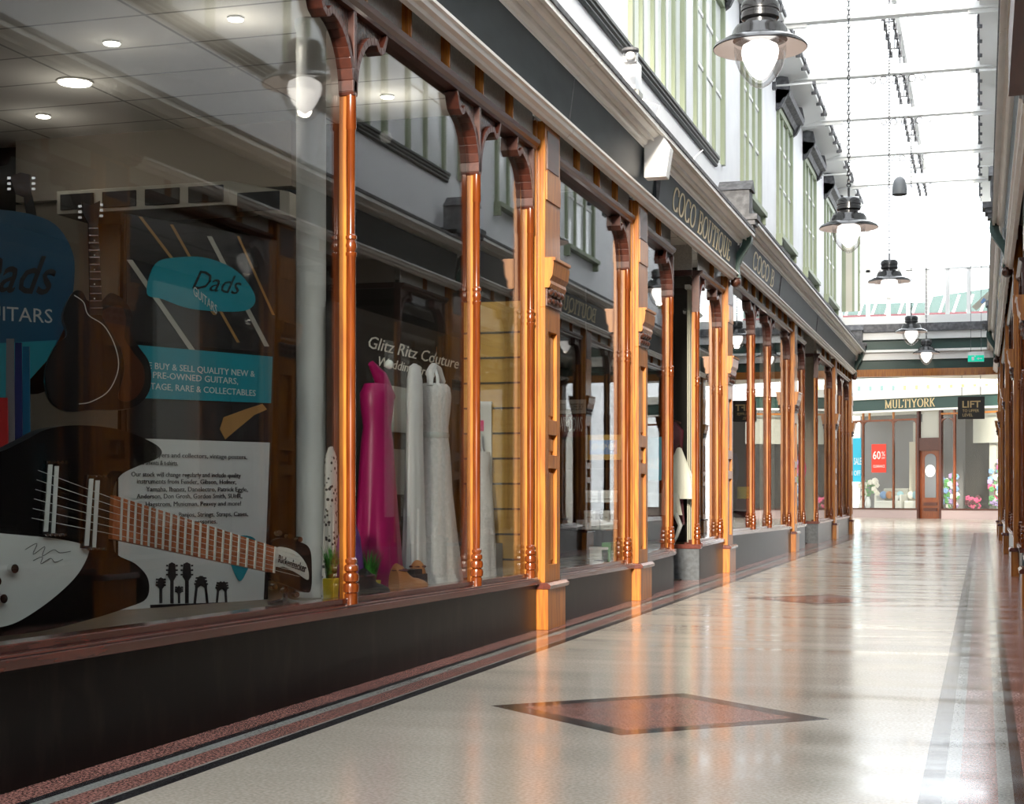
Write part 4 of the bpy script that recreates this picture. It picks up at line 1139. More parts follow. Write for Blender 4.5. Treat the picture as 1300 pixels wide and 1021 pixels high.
m = MB(); m.box(-3.56, -3.215, 8.30, 9.80, .375, .41); solo(m, 'display_board', 'cushion_grey', 'low pale grey board under the shoes below the dresses', 'board')
q = onX(524, 741, -3.28); shoe((q.x, q.y-.05), 1.25, 'tan', 'tan leather shoe lying nearest the glass under the dresses', .30)
q = onX(534, 736, -3.40); shoe((q.x+.0, q.y-.05), 1.9, 'tan', 'tan leather shoe further back, crossing behind the nearer tan shoe', .30)
q = onX(470, 753, -3.265); shoe((q.x, q.y+.05), 1.5, 'matt_black', 'flat black shoe in front of the yellow grass pot', .30)
# card leaning by the shoes
q = onX(498, 733, -3.42)
m = MB(); m.prism([(q.x, q.y, .375), (q.x+.03, q.y+.14, .375), (q.x-.03, q.y+.04, .50), (q.x-.06, q.y-.08, .50)], (.004, .01, 0)); solo(m, 'price_card', 'paper', 'white card leaning between the grass pot and the tan shoes', 'card')
m = MB(); m.box(-3.42, -3.30, 9.0, 9.22, .41, .50); m.box(-3.40, -3.32, 9.05, 9.18, .50, .53); solo(m, 'handbag', 'matt_black', 'black bag on the floor behind the white card', 'bag')
q = onX(458, 640, -3.5)
m = gown((-3.42, 8.25), [(.38,.16),(.55,.15),(.75,.11),(.85,.05)], (.5, .9), .15, 'navy', 's', 6)
solo(m, 'folded_scarf', 'purple', 'dark purple cloth heaped behind the first wooden column', 'cloth', smooth=True)

# ------------------------------------------------------------------ gift window: boxes on glass shelves
t = thing('glass_shelving', (-3.5, 14.0, .34), 'glass shelves on a dark upright in the second window', 'shelf')
for y in (595, 638, 672):
    q = onY(770, y, 14.0); m = MB(); m.box(-3.78, -3.24, 13.8, 14.2, q.z-.010, q.z); m.build('shelf', 'globe_glass', t)
m = MB(); m.box(-3.60, -3.53, 14.2, 14.25, .34, 2.9); m.build('upright', 'matt_black', t)
bx = [(220,272,550,592,0),(282,335,548,602,0),(212,262,652,690,1),(290,320,655,695,1),(182,230,690,728,2),(232,278,690,728,2),(280,335,695,728,2),(235,315,775,840,3)]
wh = ['left one on the upper glass shelf', 'right one on the upper glass shelf', 'top left of the small stack', 'top right of the small stack', 'bottom left of the small stack', 'bottom middle of the small stack', 'bottom right of the small stack', 'large one on the display floor']
shz = [onY(770, y, 14.0).z for y in (638, 672)]
for k, (x0, x1, y0, y1, lv) in enumerate(bx):
    a = onY(680+.3037*x0, 450+.3037*y0, 14.0); b = onY(680+.3037*x1, 450+.3037*y1, 14.0)
    hb = .085
    zb = {0: shz[0], 1: shz[1]+hb, 2: shz[1], 3: .34}[lv]
    hh = {0: .11, 1: hb, 2: hb, 3: .17}[lv]
    xa, xb = a.x+.004, b.x-.004
    y0_, y1_ = 13.9, 14.08
    xc = (xa+xb)/2; w = xb-xa
    t = thing('gift_box', (xc, 14.0, zb), 'white gift box with dark print, '+wh[k], 'box', 'white gift boxes')
    m = MB(); m.box(xa, xb, y0_, y1_, zb, zb+hh-.025); m.build('box', 'paper', t, bevel=.002)
    m = MB(); m.box(xa-.003, xb+.003, y0_-.004, y1_+.004, zb+hh-.025, zb+hh); m.build('lid', 'plastic_white', t, bevel=.002)
    m = MB(); m.box(xc-w*.25, xc+w*.25, y0_-.003, y0_, zb+hh*.25, zb+hh*.31); m.build('print', 'ink', t)
m = MB(); m.box(-3.3, -3.22, 13.9, 14.15, .34, .55); solo(m, 'gift_bag', 'leaf', 'green bag on the floor right of the large white box', 'bag')
# framed wave picture
t = thing('framed_picture', (-4.1, 14.3, 1.2), 'gold framed blue wave picture above the white boxes', 'picture')
a = onY(746, 555, 14.2); b = onY(786, 581, 14.2)
m = MB(); m.box(a.x-.02, b.x+.02, 14.2, 14.25, b.z-.02, a.z+.02); m.build('frame', 'slat', t)
m = MB(); m.box(a.x+.02, b.x-.02, 14.19, 14.2, b.z+.03, a.z-.03); m.build('picture', 'petal_blue', t)
m = MB()
for k in range(3):
    cx0 = a.x+.07+(b.x-a.x-.14)*k/2
    m.band([Vector((cx0+.035*math.cos(v/8*2*PI)*(1-v/14), 14.185, (a.z+b.z)/2+.035*math.sin(v/8*2*PI)*(1-v/14))) for v in range(11)], .006, (0, .004, 0))
m.build('wave_print', 'paper', t)
# hanging banners seen in that window
a = onY(708, 508, 14.1)
t = thing('shop_notice', (-4.6, 14.1, 1.6), 'narrow pale notice with dark letters hanging in the gift window', 'notice')
m = MB(); b = onY(744, 525, 14.1); m.box(a.x, b.x, 14.08, 14.1, b.z, a.z); m.build('sheet', 'cushion_grey', t)
sans_text('OUTDOOR COFFEE SHOP', (a.x+.02, 14.078, b.z+.03), (1, 0, 0), upv, .09, 'ink', 'lettering', t, width=(b.x-a.x)-.04)
t = thing('shop_notice', (-4.6, 14.1, 1.3), 'red and white lettered banner below the pale notice', 'notice')
a = onY(708, 527, 14.1); b = onY(743, 555, 14.1)
m = MB(); m.box(a.x, b.x, 14.08, 14.1, b.z, a.z); m.build('sheet', 'maroon', t)
sans_text('WINDOWS', (a.x+.02, 14.078, b.z+.05), (1, 0, 0), upv, .2, 'paper', 'lettering', t, width=(b.x-a.x)-.04)

# ------------------------------------------------------------------ boutique windows
q = onX(822, 640, -3.75)
t = thing('window_poster', (-3.6, 15.9, 1.0), 'blue sale poster inside the narrow boutique window', 'poster')
a = onY(819, 555, 16.1); b = onY(840, 610, 16.1); m = MB(); m.box(a.x, b.x, 16.1, 16.11, b.z, a.z); m.build('sheet', 'banner_blue', t)
sans_text('SALE', (a.x+.03, 16.098, b.z+.12), (1, 0, 0), upv, .16, 'paper', 'lettering', t, width=(b.x-a.x)-.06)
m = MB(); m.box(-4.1, -3.6, 15.6, 16.2, .36, .62); solo(m, 'display_plinth', 'paper', 'low white plinth in the narrow boutique window', 'plinth')
# clothes behind the return glass (Y > 17.95)
def hanging_cloth(c, prof, m_, label, nm='jacket', group='boutique clothes', sq=(1, .35), folds=.12, seed=2, cat='clothes'):
    t = thing(nm, (c[0], c[1], prof[0][0]), label, cat, group)
    gown(c, prof, sq, folds, m_, 'x', seed).build('garment', m_, t, smooth=True)
    zt = prof[-1][0]
    m = MB(); m.tube([(c[0]-prof[-2][1]*.8, c[1], zt-.01), (c[0], c[1], zt+.05), (c[0]+prof[-2][1]*.8, c[1], zt-.01)], .012, 6)
    m.tube([(c[0], c[1], zt+.05), (c[0], c[1], zt+.13)], .005, 6); m.build('hanger', 'mahogany', t)
    return t
a = onY(857, 600, 18.35)
hanging_cloth((a.x+.02, 18.5), [(.93,.17),(1.02,.19),(1.2,.16),(1.38,.09),(1.52,.035),(1.54,.03)], 'ivory', 'cream wrap jacket hanging in the boutique return window', 'wrap_jacket')
hanging_cloth((-3.62, 18.75), [(.62,.17),(.9,.16),(1.3,.15),(1.75,.18),(1.85,.09)], 'maroon', 'dark maroon coat hanging behind the cream jacket', 'coat')
t = thing('pleated_skirt', (-3.58, 18.3, .42), 'cream pleated skirt on a white curved leg stand', 'skirt')
gown((-3.62, 18.35), [(.74,.22),(.8,.215),(.95,.20),(1.0,.19)], (1, .5), .10, 'ivory', 'x', 3, 60, 1.0).build('skirt', 'ivory', t, smooth=True)
m = MB(); m.tube([(-3.46, 18.3, .76), (-3.40, 18.3, .62), (-3.44, 18.3, .5), (-3.50, 18.3, .38)], [.03,.028,.022,.018], 8); m.build('leg', 'plastic_white', t, smooth=True)
# pale blind in the right boutique window
t = thing('blind', (-3.4, 18.8, .5), 'pale cream blind filling the window right of the boutique doorway', 'blind')
m = MB()
for k in range(16):
    y = 18.75+k*.05; m.box(-3.40+(k % 2)*.01, -3.385+(k % 2)*.01, y, y+.048, .42, 3.45)
m.build('slats', 'blind', t); m = MB(); m.box(-3.42, -3.36, 18.7, 19.6, 3.45, 3.50); m.build('headrail', 'plastic_white', t)

# ------------------------------------------------------------------ clothes window (shop 4)
def mannequin(c, z, top_m, low_m, label, scale=1.0, seed=1):
    t = thing('mannequin', (c[0], c[1], z), label, 'mannequin', 'window mannequins')
    s = scale
    m = MB(); m.ball((c[0], c[1], z+1.62*s), .095*s, 10, (1, .85, 1.25)); m.lathe([(.05*s, 1.40*s), (.045*s, 1.55*s)], (c[0], c[1], z), 10); m.build('head', 'skin_white', t, smooth=True)
    gown(c, [(z+.85*s,.17*s),(z+.95*s,.165*s),(z+1.08*s,.13*s),(z+1.25*s,.17*s),(z+1.38*s,.19*s),(z+1.43*s,.10*s)], (1, .6), .04, top_m, 'x', seed).build('top', top_m, t, smooth=True)
    for sg in (-1, 1):
        m = MB(); m.tube([(c[0]+sg*.18*s, c[1], z+1.38*s), (c[0]+sg*.24*s, c[1]-.02, z+1.1*s), (c[0]+sg*.22*s, c[1]-.12, z+.85*s)], [.05*s, .042*s, .032*s], 8); m.build('arm', top_m, t, smooth=True)
    gown(c, [(z+.02,.19*s),(z+.3*s,.18*s),(z+.6*s,.175*s),(z+.86*s,.16*s)], (1, .6), .06, low_m, 'x', seed+1).build('skirt', low_m, t, smooth=True)
    return t
mannequin((-3.75, 21.2), .42, 'grey_fabric', 'matt_black', 'grey topped mannequin at the left of the dark clothes window', .9)
mannequin((-3.9, 22.6), .42, 'matt_black', 'matt_black', 'black dressed mannequin behind the first thin column', 1.0, 3)
mannequin((-3.75, 23.8), .42, 'navy', 'matt_black', 'navy dressed mannequin between the two thin columns', .85, 5)
a = onX(944, 618, -3.7); b = onX(957, 633, -3.7)
m = MB(); m.box(-3.8, -3.6, a.y, a.y+.35, b.z, a.z); 
t = thing('display_box', (-3.7, a.y+.17, .42), 'bright yellow box on a dark stand in the clothes window', 'box'); m.build('box', 'yellow', t)
m = MB(); m.box(-3.82, -3.58, a.y-.02, a.y+.37, .42, b.z); m.build('stand', 'maroon', t)
t = thing('blind', (-3.4, 26.0, .5), 'pale blind at the right end of the dark clothes window', 'blind')
m = MB()
for k in range(28):
    y = 25.2+k*.06; m.box(-3.40+(k % 2)*.012, -3.385+(k % 2)*.012, y, y+.058, .46, 3.65)
m.build('slats', 'blind', t); m = MB(); m.box(-3.42, -3.36, 25.1, 26.9, 3.65, 3.70); m.build('headrail', 'plastic_white', t)
# shop 5 and 6 contents
m = MB(); m.lathe([(.10, 2.0), (.14, 2.02), (.14, 2.12), (.10, 2.14), (.01, 2.15), (.01, 4.1)], (-3.6, 28.3, 0), 12)
solo(m, 'hat', 'pink_card', 'pink round hat hanging in the far narrow window', 'hat', smooth=True)
m = MB(); m.box(-3.8, -3.4, 27.9, 28.9, 1.15, 1.25); solo(m, 'wall_shelf', 'sale_red', 'red shelf in the far narrow window', 'shelf')
m = MB(); m.box(-3.9, -3.4, 27.7, 28.9, .4, .9); solo(m, 'display_cabinet', 'cushion_white', 'white cabinet in the far narrow window', 'cabinet')
mannequin((-3.8, 33.3), .4, 'pink_card', 'grey_fabric', 'pink topped mannequin after the white doorway', 1.0, 4)
t = thing('blind', (-3.4, 38, .5), 'pale blind in the last shop window before the crossing', 'blind')
m = MB()
for k in range(24):
    y = 36.0+k*.12; m.box(-3.40+(k % 2)*.012, -3.385+(k % 2)*.012, y, y+.115, .46, 3.65)
m.build('slats', 'blind', t); m = MB(); m.box(-3.42, -3.36, 36, 38.9, 3.65, 3.70); m.build('headrail', 'plastic_white', t)

# right-hand shop contents (seen through reflections)
for k, y in enumerate((13.0, 18.7)):
    m = MB(); m.box(XM+3.42, XM+3.46, y-.4, y+.4, .7, 2.9)
    solo(m, 'window_poster', 'paper', 'pale poster in the right-hand window %s' % ['nearer', 'further'][k], 'poster', 'right-hand posters')

# ------------------------------------------------------------------ pendant lamps
def chain_mb(z0, z1, L=.06):
    m = MB(); z = z0; k = 0
    while z < z1:
        pts = []
        for i in range(10):
            a = 2*PI*i/10; h = math.cos(a)*.014; v = math.sin(a)*(L*.5)
            pts.append((h, 0, z+L*.45+v) if k % 2 == 0 else (0, h, z+L*.45+v))
        m.tube(pts, .006, 4, closed=True)
        z += L*.8; k += 1
    return m
def lamp_proto(loc, label, ztop):
    t = thing('pendant_lamp', (0, 0, 0), label, 'lamp', 'pendant lamps along the arcade')
    k = 1.04
    def pr(p): return [(r*k, z*k) for r, z in p]
    m = MB(); m.lathe(pr([(.095,.10),(.098,.185),(.118,.19),(.127,.20),(.127,.225),(.12,.23),(.12,.245),(.127,.25),(.127,.29),(.115,.31),(.095,.325),(.03,.335)]), n=32); m.build('housing', 'lamp_black', t, smooth=True)
    m = MB(); m.lathe(pr([(.225,.055),(.20,.062),(.19,.075),(.183,.115),(.165,.145),(.10,.15)]), n=40); m.build('dome', 'lamp_black', t, smooth=True)
    # shade: upper black skin and pale underside
    m = MB(); m.lathe(pr([(.18,.062),(.24,.05),(.295,.018),(.31,0),(.312,.004),(.30,.026),(.24,.058),(.18,.07)]), n=48, caps=False); m.build('shade', 'lamp_black', t, smooth=True)
    m = MB(); m.lathe(pr([(.05,.06),(.18,.055),(.24,.043),(.292,.012),(.306,-.001)]), n=48, caps=False); m.build('reflector', 'lamp_inner', t, smooth=True)
    gl = pr([(.172,.03),(.172,-.02),(.163,-.08),(.14,-.14),(.105,-.195),(.06,-.24),(.02,-.26),(.001,-.262)])
    m = MB(); m.lathe(gl, n=32, caps=False); m.build('glass_globe', 'globe_glass', t, smooth=True)
    m = MB(); m.lathe(pr([(.06,.05),(.115,.02),(.125,-.02),(.115,-.07),(.085,-.13),(.05,-.18),(.015,-.205)]), n=18); m.build('bulb', 'bulb', t, smooth=True)
    m = MB(); m.tube([(0,0,.33*k),(0,0,.43*k)], .013, 8); m.tube([(.02*math.cos(a*PI/6),0,.46*k+.02*math.sin(a*PI/6)) for a in range(12)], .006, 5, closed=True); m.build('stem', 'lamp_black', t, smooth=True)
    m = MB()
    for a in (0, PI): m.tube([(.12*k*math.cos(a), 0, .17*k), (.15*k*math.cos(a), 0, .17*k)], .006, 6)
    m.build('thumb_screw', 'lamp_black', t)
    return t
LK = 1.04
lamps = [(965, 62, 118.5, 'pendant lamp nearest the camera, large at the top with its housing cut by the frame'), (1077.5, 290, 74, 'second pendant lamp along the arcade, hanging on the long visible chain'),
         (1129, 358, 53, 'third pendant lamp along the arcade'), (1157, 422, 40, 'fourth pendant lamp along the arcade, in front of the upper green beam'), (1176, 449, 34, 'furthest pendant lamp, small in front of the lower green beam')]
proto = lamp_proto(None, lamps[0][3], 8.9)
lobs = []
for k, (px, py, w, lab) in enumerate(lamps):
    o = proto if k == 0 else copy_tree(proto)
    p = P(px, py, .62*LK*2000/w)
    o.location = p; o['label'] = lab; lobs.append((o, p))
for o, p in lobs:
    zt = 8.93 if p.y < 39 else 8.93
    m = chain_mb(.47*LK, zt-p.z)
    ORG[o.name] = (0, 0, 0)
    c_ = m.build('chain', 'chain', o)
    L = bpy.data.lights.new('lamp_glow', 'POINT'); L.energy = 5; L.color = (1, .88, .72); L.shadow_soft_size = .05
    lo = bpy.data.objects.new('lamp_glow', L); COL.objects.link(lo); lo.parent = o; lo.location = (0, 0, -.19)

# pendant speaker
p = P(1142, 236, 27)
t = thing('pendant_speaker', (p.x, p.y, p.z), 'grey bell-shaped speaker hanging between the lamps', 'speaker')
s = 27/2000
m = MB(); m.lathe([(.125,-.15),(.13,-.1),(.12,0),(.09,.10),(.05,.145),(.02,.155)], (p.x, p.y, p.z), 20); m.build('cabinet', 'speaker_grey', t, smooth=True)
m = MB(); m.lathe([(.11,-.16),(.125,-.15)], (p.x, p.y, p.z), 20); m.build('grille', 'matt_black', t)
m = MB(); m.tube([(p.x, p.y, p.z+.15), (p.x, p.y, 8.85)], .005, 5); m.build('cable', 'lead', t)

# ------------------------------------------------------------------ fittings on the left facade
t = thing('flood_box', (-2.8, 14.95, 3.85), 'white metal sign box light at the left end of the boutique sign', 'light box')
a = onX(823, 262, -2.9); b = onX(823, 212, -2.9)
yb = a.y
m = MB(); m.prism([(-2.94, yb, 3.86), (-2.74, yb, 3.86), (-2.70, yb, 4.12), (-2.78, yb, 4.25), (-2.94, yb, 4.18)], (0, .16, 0)); m.build('housing', 'plastic_white', t, bevel=.006)
m = MB(); m.tube([(-2.85, yb+.05, 4.22), (-2.84, yb+.03, 4.35), (-2.80, yb, 4.5), (-3.1, yb-.1, 4.62), (-3.28, yb-.1, 4.8)], .006, 5); m.build('cable', 'plastic_white', t)
t = thing('junction_box', (-3.2, 15.0, 4.75), 'white junction box under the green ledge, below the camera dome', 'box')
p = onX(803, 95, -3.24); m = MB(); m.box(-3.30, -3.18, p.y-.14, p.y+.14, p.z-.17, p.z+.12); m.build('box', 'plastic_white', t, bevel=.006)
m = MB(); m.box(-3.30, -3.16, p.y-.10, p.y+.10, p.z-.24, p.z-.17); m.build('gland', 'cushion_grey', t)
p = onX(803, 72, -3.1)
t = thing('security_camera', (-3.12, p.y, p.z), 'clear domed security camera on the green ledge', 'camera')
m = MB(); m.ball((-3.12, p.y, p.z), .075, 12); m.build('dome', 'globe_glass', t, smooth=True)
m = MB(); m.ball((-3.12, p.y, p.z+.01), .045, 10); m.box(-3.2, -3.08, p.y+.05, p.y+.14, p.z-.03, p.z+.05); m.build('camera_body', 'plastic_white', t)
m = MB(); m.lathe([(.08, 0), (.08, .02)], (-3.12, p.y, p.z+.05), 18); m.build('mounting_ring', 'lead', t)
# loose cable further along
p = onX(880, 190, -3.2)
m = MB(); m.tube([(-3.14, p.y+.3, 5.02), (-3.2, p.y+.1, 4.9), (-3.22, p.y, 4.78), (-3.22, p.y, 4.7)], .008, 5); m.box(-3.27, -3.17, p.y-.06, p.y+.06, 4.58, 4.7)
solo(m, 'cable_box', 'plastic_white', 'small white cable box on the frieze wall before the first scroll bracket', 'box')

# right wall speaker and blue notice
p = P(1254, 230, 27)
m = MB(); m.box(.13, .32, p.y-.1, p.y+.12, p.z-.27, p.z+.24); m.box(.30, .62, p.y-.02, p.y+.02, p.z-.05, p.z+.05); solo(m, 'wall_speaker', 'speaker_grey', 'dark box speaker high on the right wall', 'speaker', bevel=.01)
t = thing('hanging_notice', tuple(P(1247, 393, 36)), 'tilted cream notice with blue marks at the right near the green beams', 'notice')
p = P(1247, 393, 36)
m = MB(); m.prism([(p.x-.22, 35.9, p.z-.12), (p.x-.12, 35.9, p.z-.20), (p.x+.20, 35.9, p.z+.10), (p.x+.12, 35.9, p.z+.2)], (0, .04, 0)); m.build('board', 'blind', t)
m = MB(); m.prism([(p.x-.04, 35.89, p.z-.03), (p.x, 35.89, p.z-.06), (p.x+.08, 35.89, p.z+.02), (p.x+.03, 35.89, p.z+.07)], (0, .01, 0)); m.build('blue_mark', 'petal_blue', t)
m = MB(); m.tube([(p.x+.15, 35.92, p.z+.05), (.62, 35.92, p.z+.05)], .015, 6); m.build('bracket', 'lead', t)

# ------------------------------------------------------------------ crossing and far end
YE = 39.6
def zat(py, Y, px=1170): return onY(px, py, Y).z
for (y0, y1, Y, dpt, mm) in ((468, 477, YE, .25, 'wood'), (456, 468, YE+.1, .2, 'dark_green'), (430, 444.5, YE, .25, 'dark_green'), (410, 420, YE-.2, .2, 'lead')):
    m = MB(); m.box(-3.3, .62, Y, Y+dpt, zat(y1, Y), zat(y0, Y)); trim(m, mm)
for (y0, y1, Y, dpt) in ((444.5, 456, YE+.02, .2), (420, 430, YE-.12, .2), (443, 446, YE-.08, .1), (400, 410, YE-.1, .15)):
    m = MB(); m.box(-3.3, .62, Y, Y+dpt, zat(y1, Y), zat(y0, Y)); trim(m, 'white')
# end screen: glazed with white posts
t = thing('window_%d' % (WN[0]+1), (-1.35, YE, 5.4), kind='structure'); WN[0] += 1
t['label'] = 'glazed end screen above the green beams'
zb = zat(400, YE)
for px in (1102, 1128, 1153, 1177, 1203, 1230):
    p = onY(px, 400, YE); m = MB(); m.box(p.x-.05, p.x+.05, YE-.03, YE+.03, zb, zb+1.1 if px != 1102 else 8.1); m.build('post', 'white', t)
m = MB(); m.box(-3.3, .6, YE-.03, YE+.03, zb+1.08, zb+1.14); m.build('rail', 'white', t)
m = MB(); m.box(-3.3, .6, YE-.004, YE+.004, zb, 8.9); m.build('pane', 'roof_glass', t)
# far left upper oriel window at the end of the wall
t = thing('window_%d' % (WN[0]+1), (-3.2, 38.6, 5.3), kind='structure'); WN[0] += 1
t['label'] = 'green and cream end window above the far scroll bracket'
for px0, px1, mm in ((1068, 1074, 'sage'), (1074, 1082, 'blind'), (1082, 1085, 'sage'), (1085, 1089, 'pane_pale'), (1089, 1092, 'sage')):
    a = onY(px0, 400, 39.4); b = onY(px1, 400, 39.4)
    m = MB(); m.box(a.x, b.x, 39.35, 39.45, 5.45, 7.3); m.build('mullion' if mm != 'pane_pale' else 'pane', mm, t)
# outside building seen above the beams
t = thing('building', (-1, 52, 0), 'teal roofed building outside, above the green beams through the end screen', 'building')
m = MB(); 
z0 = zat(396, 52); 
m.prism([(-4.6, 52, 4.9), (1.2, 52, 4.9), (1.2, 52, zat(362, 52, 1250)), (-1.6, 52, zat(377, 52, 1180)), (-1.7, 52, zat(384, 52)), (-4.6, 52, zat(383, 52))], (0, 3, 0)); m.build('roof', 'building_teal', t)
m = MB()
for k in range(14):
    x = -4.4+k*.42; m.prism([(x, 51.98, z0-.4), (x+.08, 51.98, z0-.4), (x+.38, 51.98, z0+.5), (x+.30, 51.98, z0+.5)], (0, .02, 0))
m.build('roof_ribs', 'white', t)
m = MB(); m.box(-4.6, 1.2, 51.9, 51.98, z0-.15, z0-.05); m.build('gutter', 'maroon', t)
# crossing roof slab
m = MB(); m.hexa([(-8,YE+.3,4.62),(4,YE+.3,4.62),(4,47.5,4.15),(-8,44,4.35),(-8,YE+.3,4.75),(4,YE+.3,4.75),(4,47.5,4.4),(-8,44,4.45)])
solo(m, 'ceiling_crossing', 'duct', kind='structure')
m = MB(); m.box(-11.7, 8.7, 55.3, 67, 7.0, 7.1); solo(m, 'ceiling_light_blocker', 'white', kind='structure')  # hidden slab added to keep sky and sun off the crossing
# side walls of the crossing so nothing ends in the void
m = MB(); m.box(-12, -11.7, 36, 74, 0, 5); solo(m, 'wall_crossing_left', 'render', kind='structure')
m = MB(); m.box(8.7, 9, 36, 74, 0, 5); solo(m, 'wall_crossing_right', 'render', kind='structure')

# exit sign
p = P(1239, 453, 37.5)
t = thing('exit_sign', tuple(p), 'green and white illuminated emergency exit sign hung below the beams', 'sign')
w, h = .185, .115
m = MB(); m.box(p.x-w, p.x+w, p.y, p.y+.05, p.z-h*1.05, p.z+h*1.05); m.build('housing', 'plastic_white', t)
m = MB(); m.box(p.x-w, p.x+w, p.y-.004, p.y, p.z-h, p.z+.3*h); m.build('green_panel', 'exit_green', t)
m = MB()
m.box(p.x-.10, p.x-.04, p.y-.008, p.y-.004, p.z-.085, p.z+.0); m.box(p.x+.05, p.x+.14, p.y-.008, p.y-.004, p.z-.055, p.z-.035); m.prism([(p.x+.02, p.y-.008, p.z-.045), (p.x+.06, p.y-.008, p.z-.08), (p.x+.06, p.y-.008, p.z-.01)], (0, .004, 0))
m.ball((p.x-.02, p.y-.006, p.z+.01), .014, 6); m.build('pictogram', 'plastic_white', t)
m = MB(); m.tube([(p.x-.12, p.y+.02, p.z+h), (p.x-.12, p.y+.02, 8.05)], .006, 5); m.tube([(p.x+.12, p.y+.02, p.z+h), (p.x+.12, p.y+.02, 8.05)], .006, 5); m.build('suspension_rod', 'lead', t)

# LIFT sign
LY = 42.0
a = onY(1216, 504, LY); b = onY(1250, 532, LY)
t = thing('lift_sign', ((a.x+b.x)/2, LY, b.z), 'black hanging sign reading LIFT to upper level', 'sign')
m = MB(); m.box(a.x, b.x, LY, LY+.05, b.z, a.z); m.build('board', 'sign_black', t)
W = b.x-a.x; H = a.z-b.z
sans_text('LIFT', (a.x+W*.15, LY, b.z+H*.52), (1,0,0), upv, H*.42, 'gold', 'lettering', t, width=W*.68, off=.02)
sans_text('TO UPPER', (a.x+W*.17, LY, b.z+H*.31), (1,0,0), upv, H*.19, 'gold', 'lettering', t, width=W*.62)
sans_text('LEVEL', (a.x+W*.17, LY, b.z+H*.12), (1,0,0), upv, H*.19, 'gold', 'lettering', t, width=W*.38)
m = MB()
for s_ in (.15, .85): m.tube([(a.x+W*s_, LY+.025, a.z), (a.x+W*s_, LY+.025, 4.5)], .008, 5)
m.build('suspension_rod', 'lead', t)

# ---- Multiyork shopfront, standing at an angle
FL = P(1084, 650, 64.0); FR = P(1270, 650, 59.5)
FA, FB = (FL.x, FL.y), (FR.x, FR.y)
fr = Vector((FB[0]-FA[0], FB[1]-FA[1], 0)).normalized(); fn = Vector((fr.y, -fr.x, 0))
if fn.y > 0: fn = -fn
def fs_(px, z, off=0):
    q = onV(px, 600, FA, FB); return Vector((q.x, q.y, z))+fn*off
def fbox(px0, px1, z0, z1, o0, o1):
    m = MB(); a, b = fs_(px0, 0), fs_(px1, 0)
    return m.hexa([Vector((a.x,a.y,z0))+fn*o0, Vector((b.x,b.y,z0))+fn*o0, Vector((b.x,b.y,z0))+fn*o1, Vector((a.x,a.y,z0))+fn*o1,
                   Vector((a.x,a.y,z1))+fn*o0, Vector((b.x,b.y,z1))+fn*o0, Vector((b.x,b.y,z1))+fn*o1, Vector((a.x,a.y,z1))+fn*o1])
def zf(px, py): return onV(px, py, FA, FB).z
cx0 = fs_(1180, 0)
t = thing('furniture_shopfront', (cx0.x, cx0.y, 0), 'wooden furniture shopfront with green gold-lettered fascia across the end of the arcade', 'shopfront')
zs_ = zf(1120, 647)
def fb(name, m_, *a): return fbox(*a).build(name, m_, t)
fb('plinth', 'pink_stone', 1040, 1166, 0, zs_, -.15, .05); fb('plinth', 'pink_stone', 1195, 1330, 0, zs_, -.15, .05)
fb('sill', 'mahogany', 1040, 1166, zs_, zs_+.06, -.15, .09); fb('sill', 'mahogany', 1195, 1330, zs_, zs_+.06, -.15, .09)
z1 = zf(1130, 534); z2 = zf(1130, 522); z3 = zf(1130, 507); z4 = zf(1130, 497)
fb('glass_pane', 'glass', 1040, 1166, zs_, z2, -.01, 0); fb('glass_pane', 'glass', 1195, 1330, zs_, z2, -.01, 0)
fb('transom', 'wood_red', 1040, 1166, z1-.03, z1+.05, -.05, .06); fb('transom', 'wood', 1195, 1330, z1+.15, z1+.22, -.05, .06)
for px in (1096, 1134.5, 1164): fb('mullion', 'wood_red', px-.9, px+.9, zs_, z1, -.05, .05)
for px in (1096, 1104, 1134.5): fb('toplight_bar', 'wood', px-.7, px+.7, z1, z2, -.05, .05)
for px in (1194, 1212): fb('mullion', 'wood_red', px-1.2, px+1.2, zs_, z2, -.05, .05)
# arched heads
for (p0, p1) in ((1085, 1096), (1096, 1134.5), (1134.5, 1164), (1195, 1211)):
    m = MB()
    for sg, (e, mid) in (((1), (p0, (p0+p1)/2)), ((-1), (p1, (p0+p1)/2))):
        prev = None
        for k in range(7):
            a_ = PI/2*k/6; px = e+sg*min(6, (p1-p0)/2)*(1-math.cos(a_)); z = z1-.30+.28*math.sin(a_)
            cur = (px, z)
            if prev: 
                m.add(fbox(min(prev[0], px), max(prev[0], px), (z+prev[1])/2, z1, -.03, .03).v, [(0,3,2,1),(4,5,6,7),(0,1,5,4),(1,2,6,5),(2,3,7,6),(3,0,4,7)])
            prev = cur
    m.build('arched_head', 'wood_red', t)
fb('fascia', 'dark_green', 1040, 1330, z2+.02, z3, -.1, .14)
fb('lower_moulding', 'white', 1040, 1330, z2-.05, z2+.03, -.1, .20); fb('cornice', 'white', 1040, 1330, z3, z4, -.1, .35)
a_ = fs_(1123, 0, .145); b_ = fs_(1192, 0, .145)
serif_text('MULTIYORK', Vector((fs_(1126,0,.145).x, fs_(1126,0,.145).y, z2+.10)), fr, upv, (z3-z2)*.72, 'gold', 'lettering', t, width=(fs_(1190,0)-fs_(1126,0)).length)
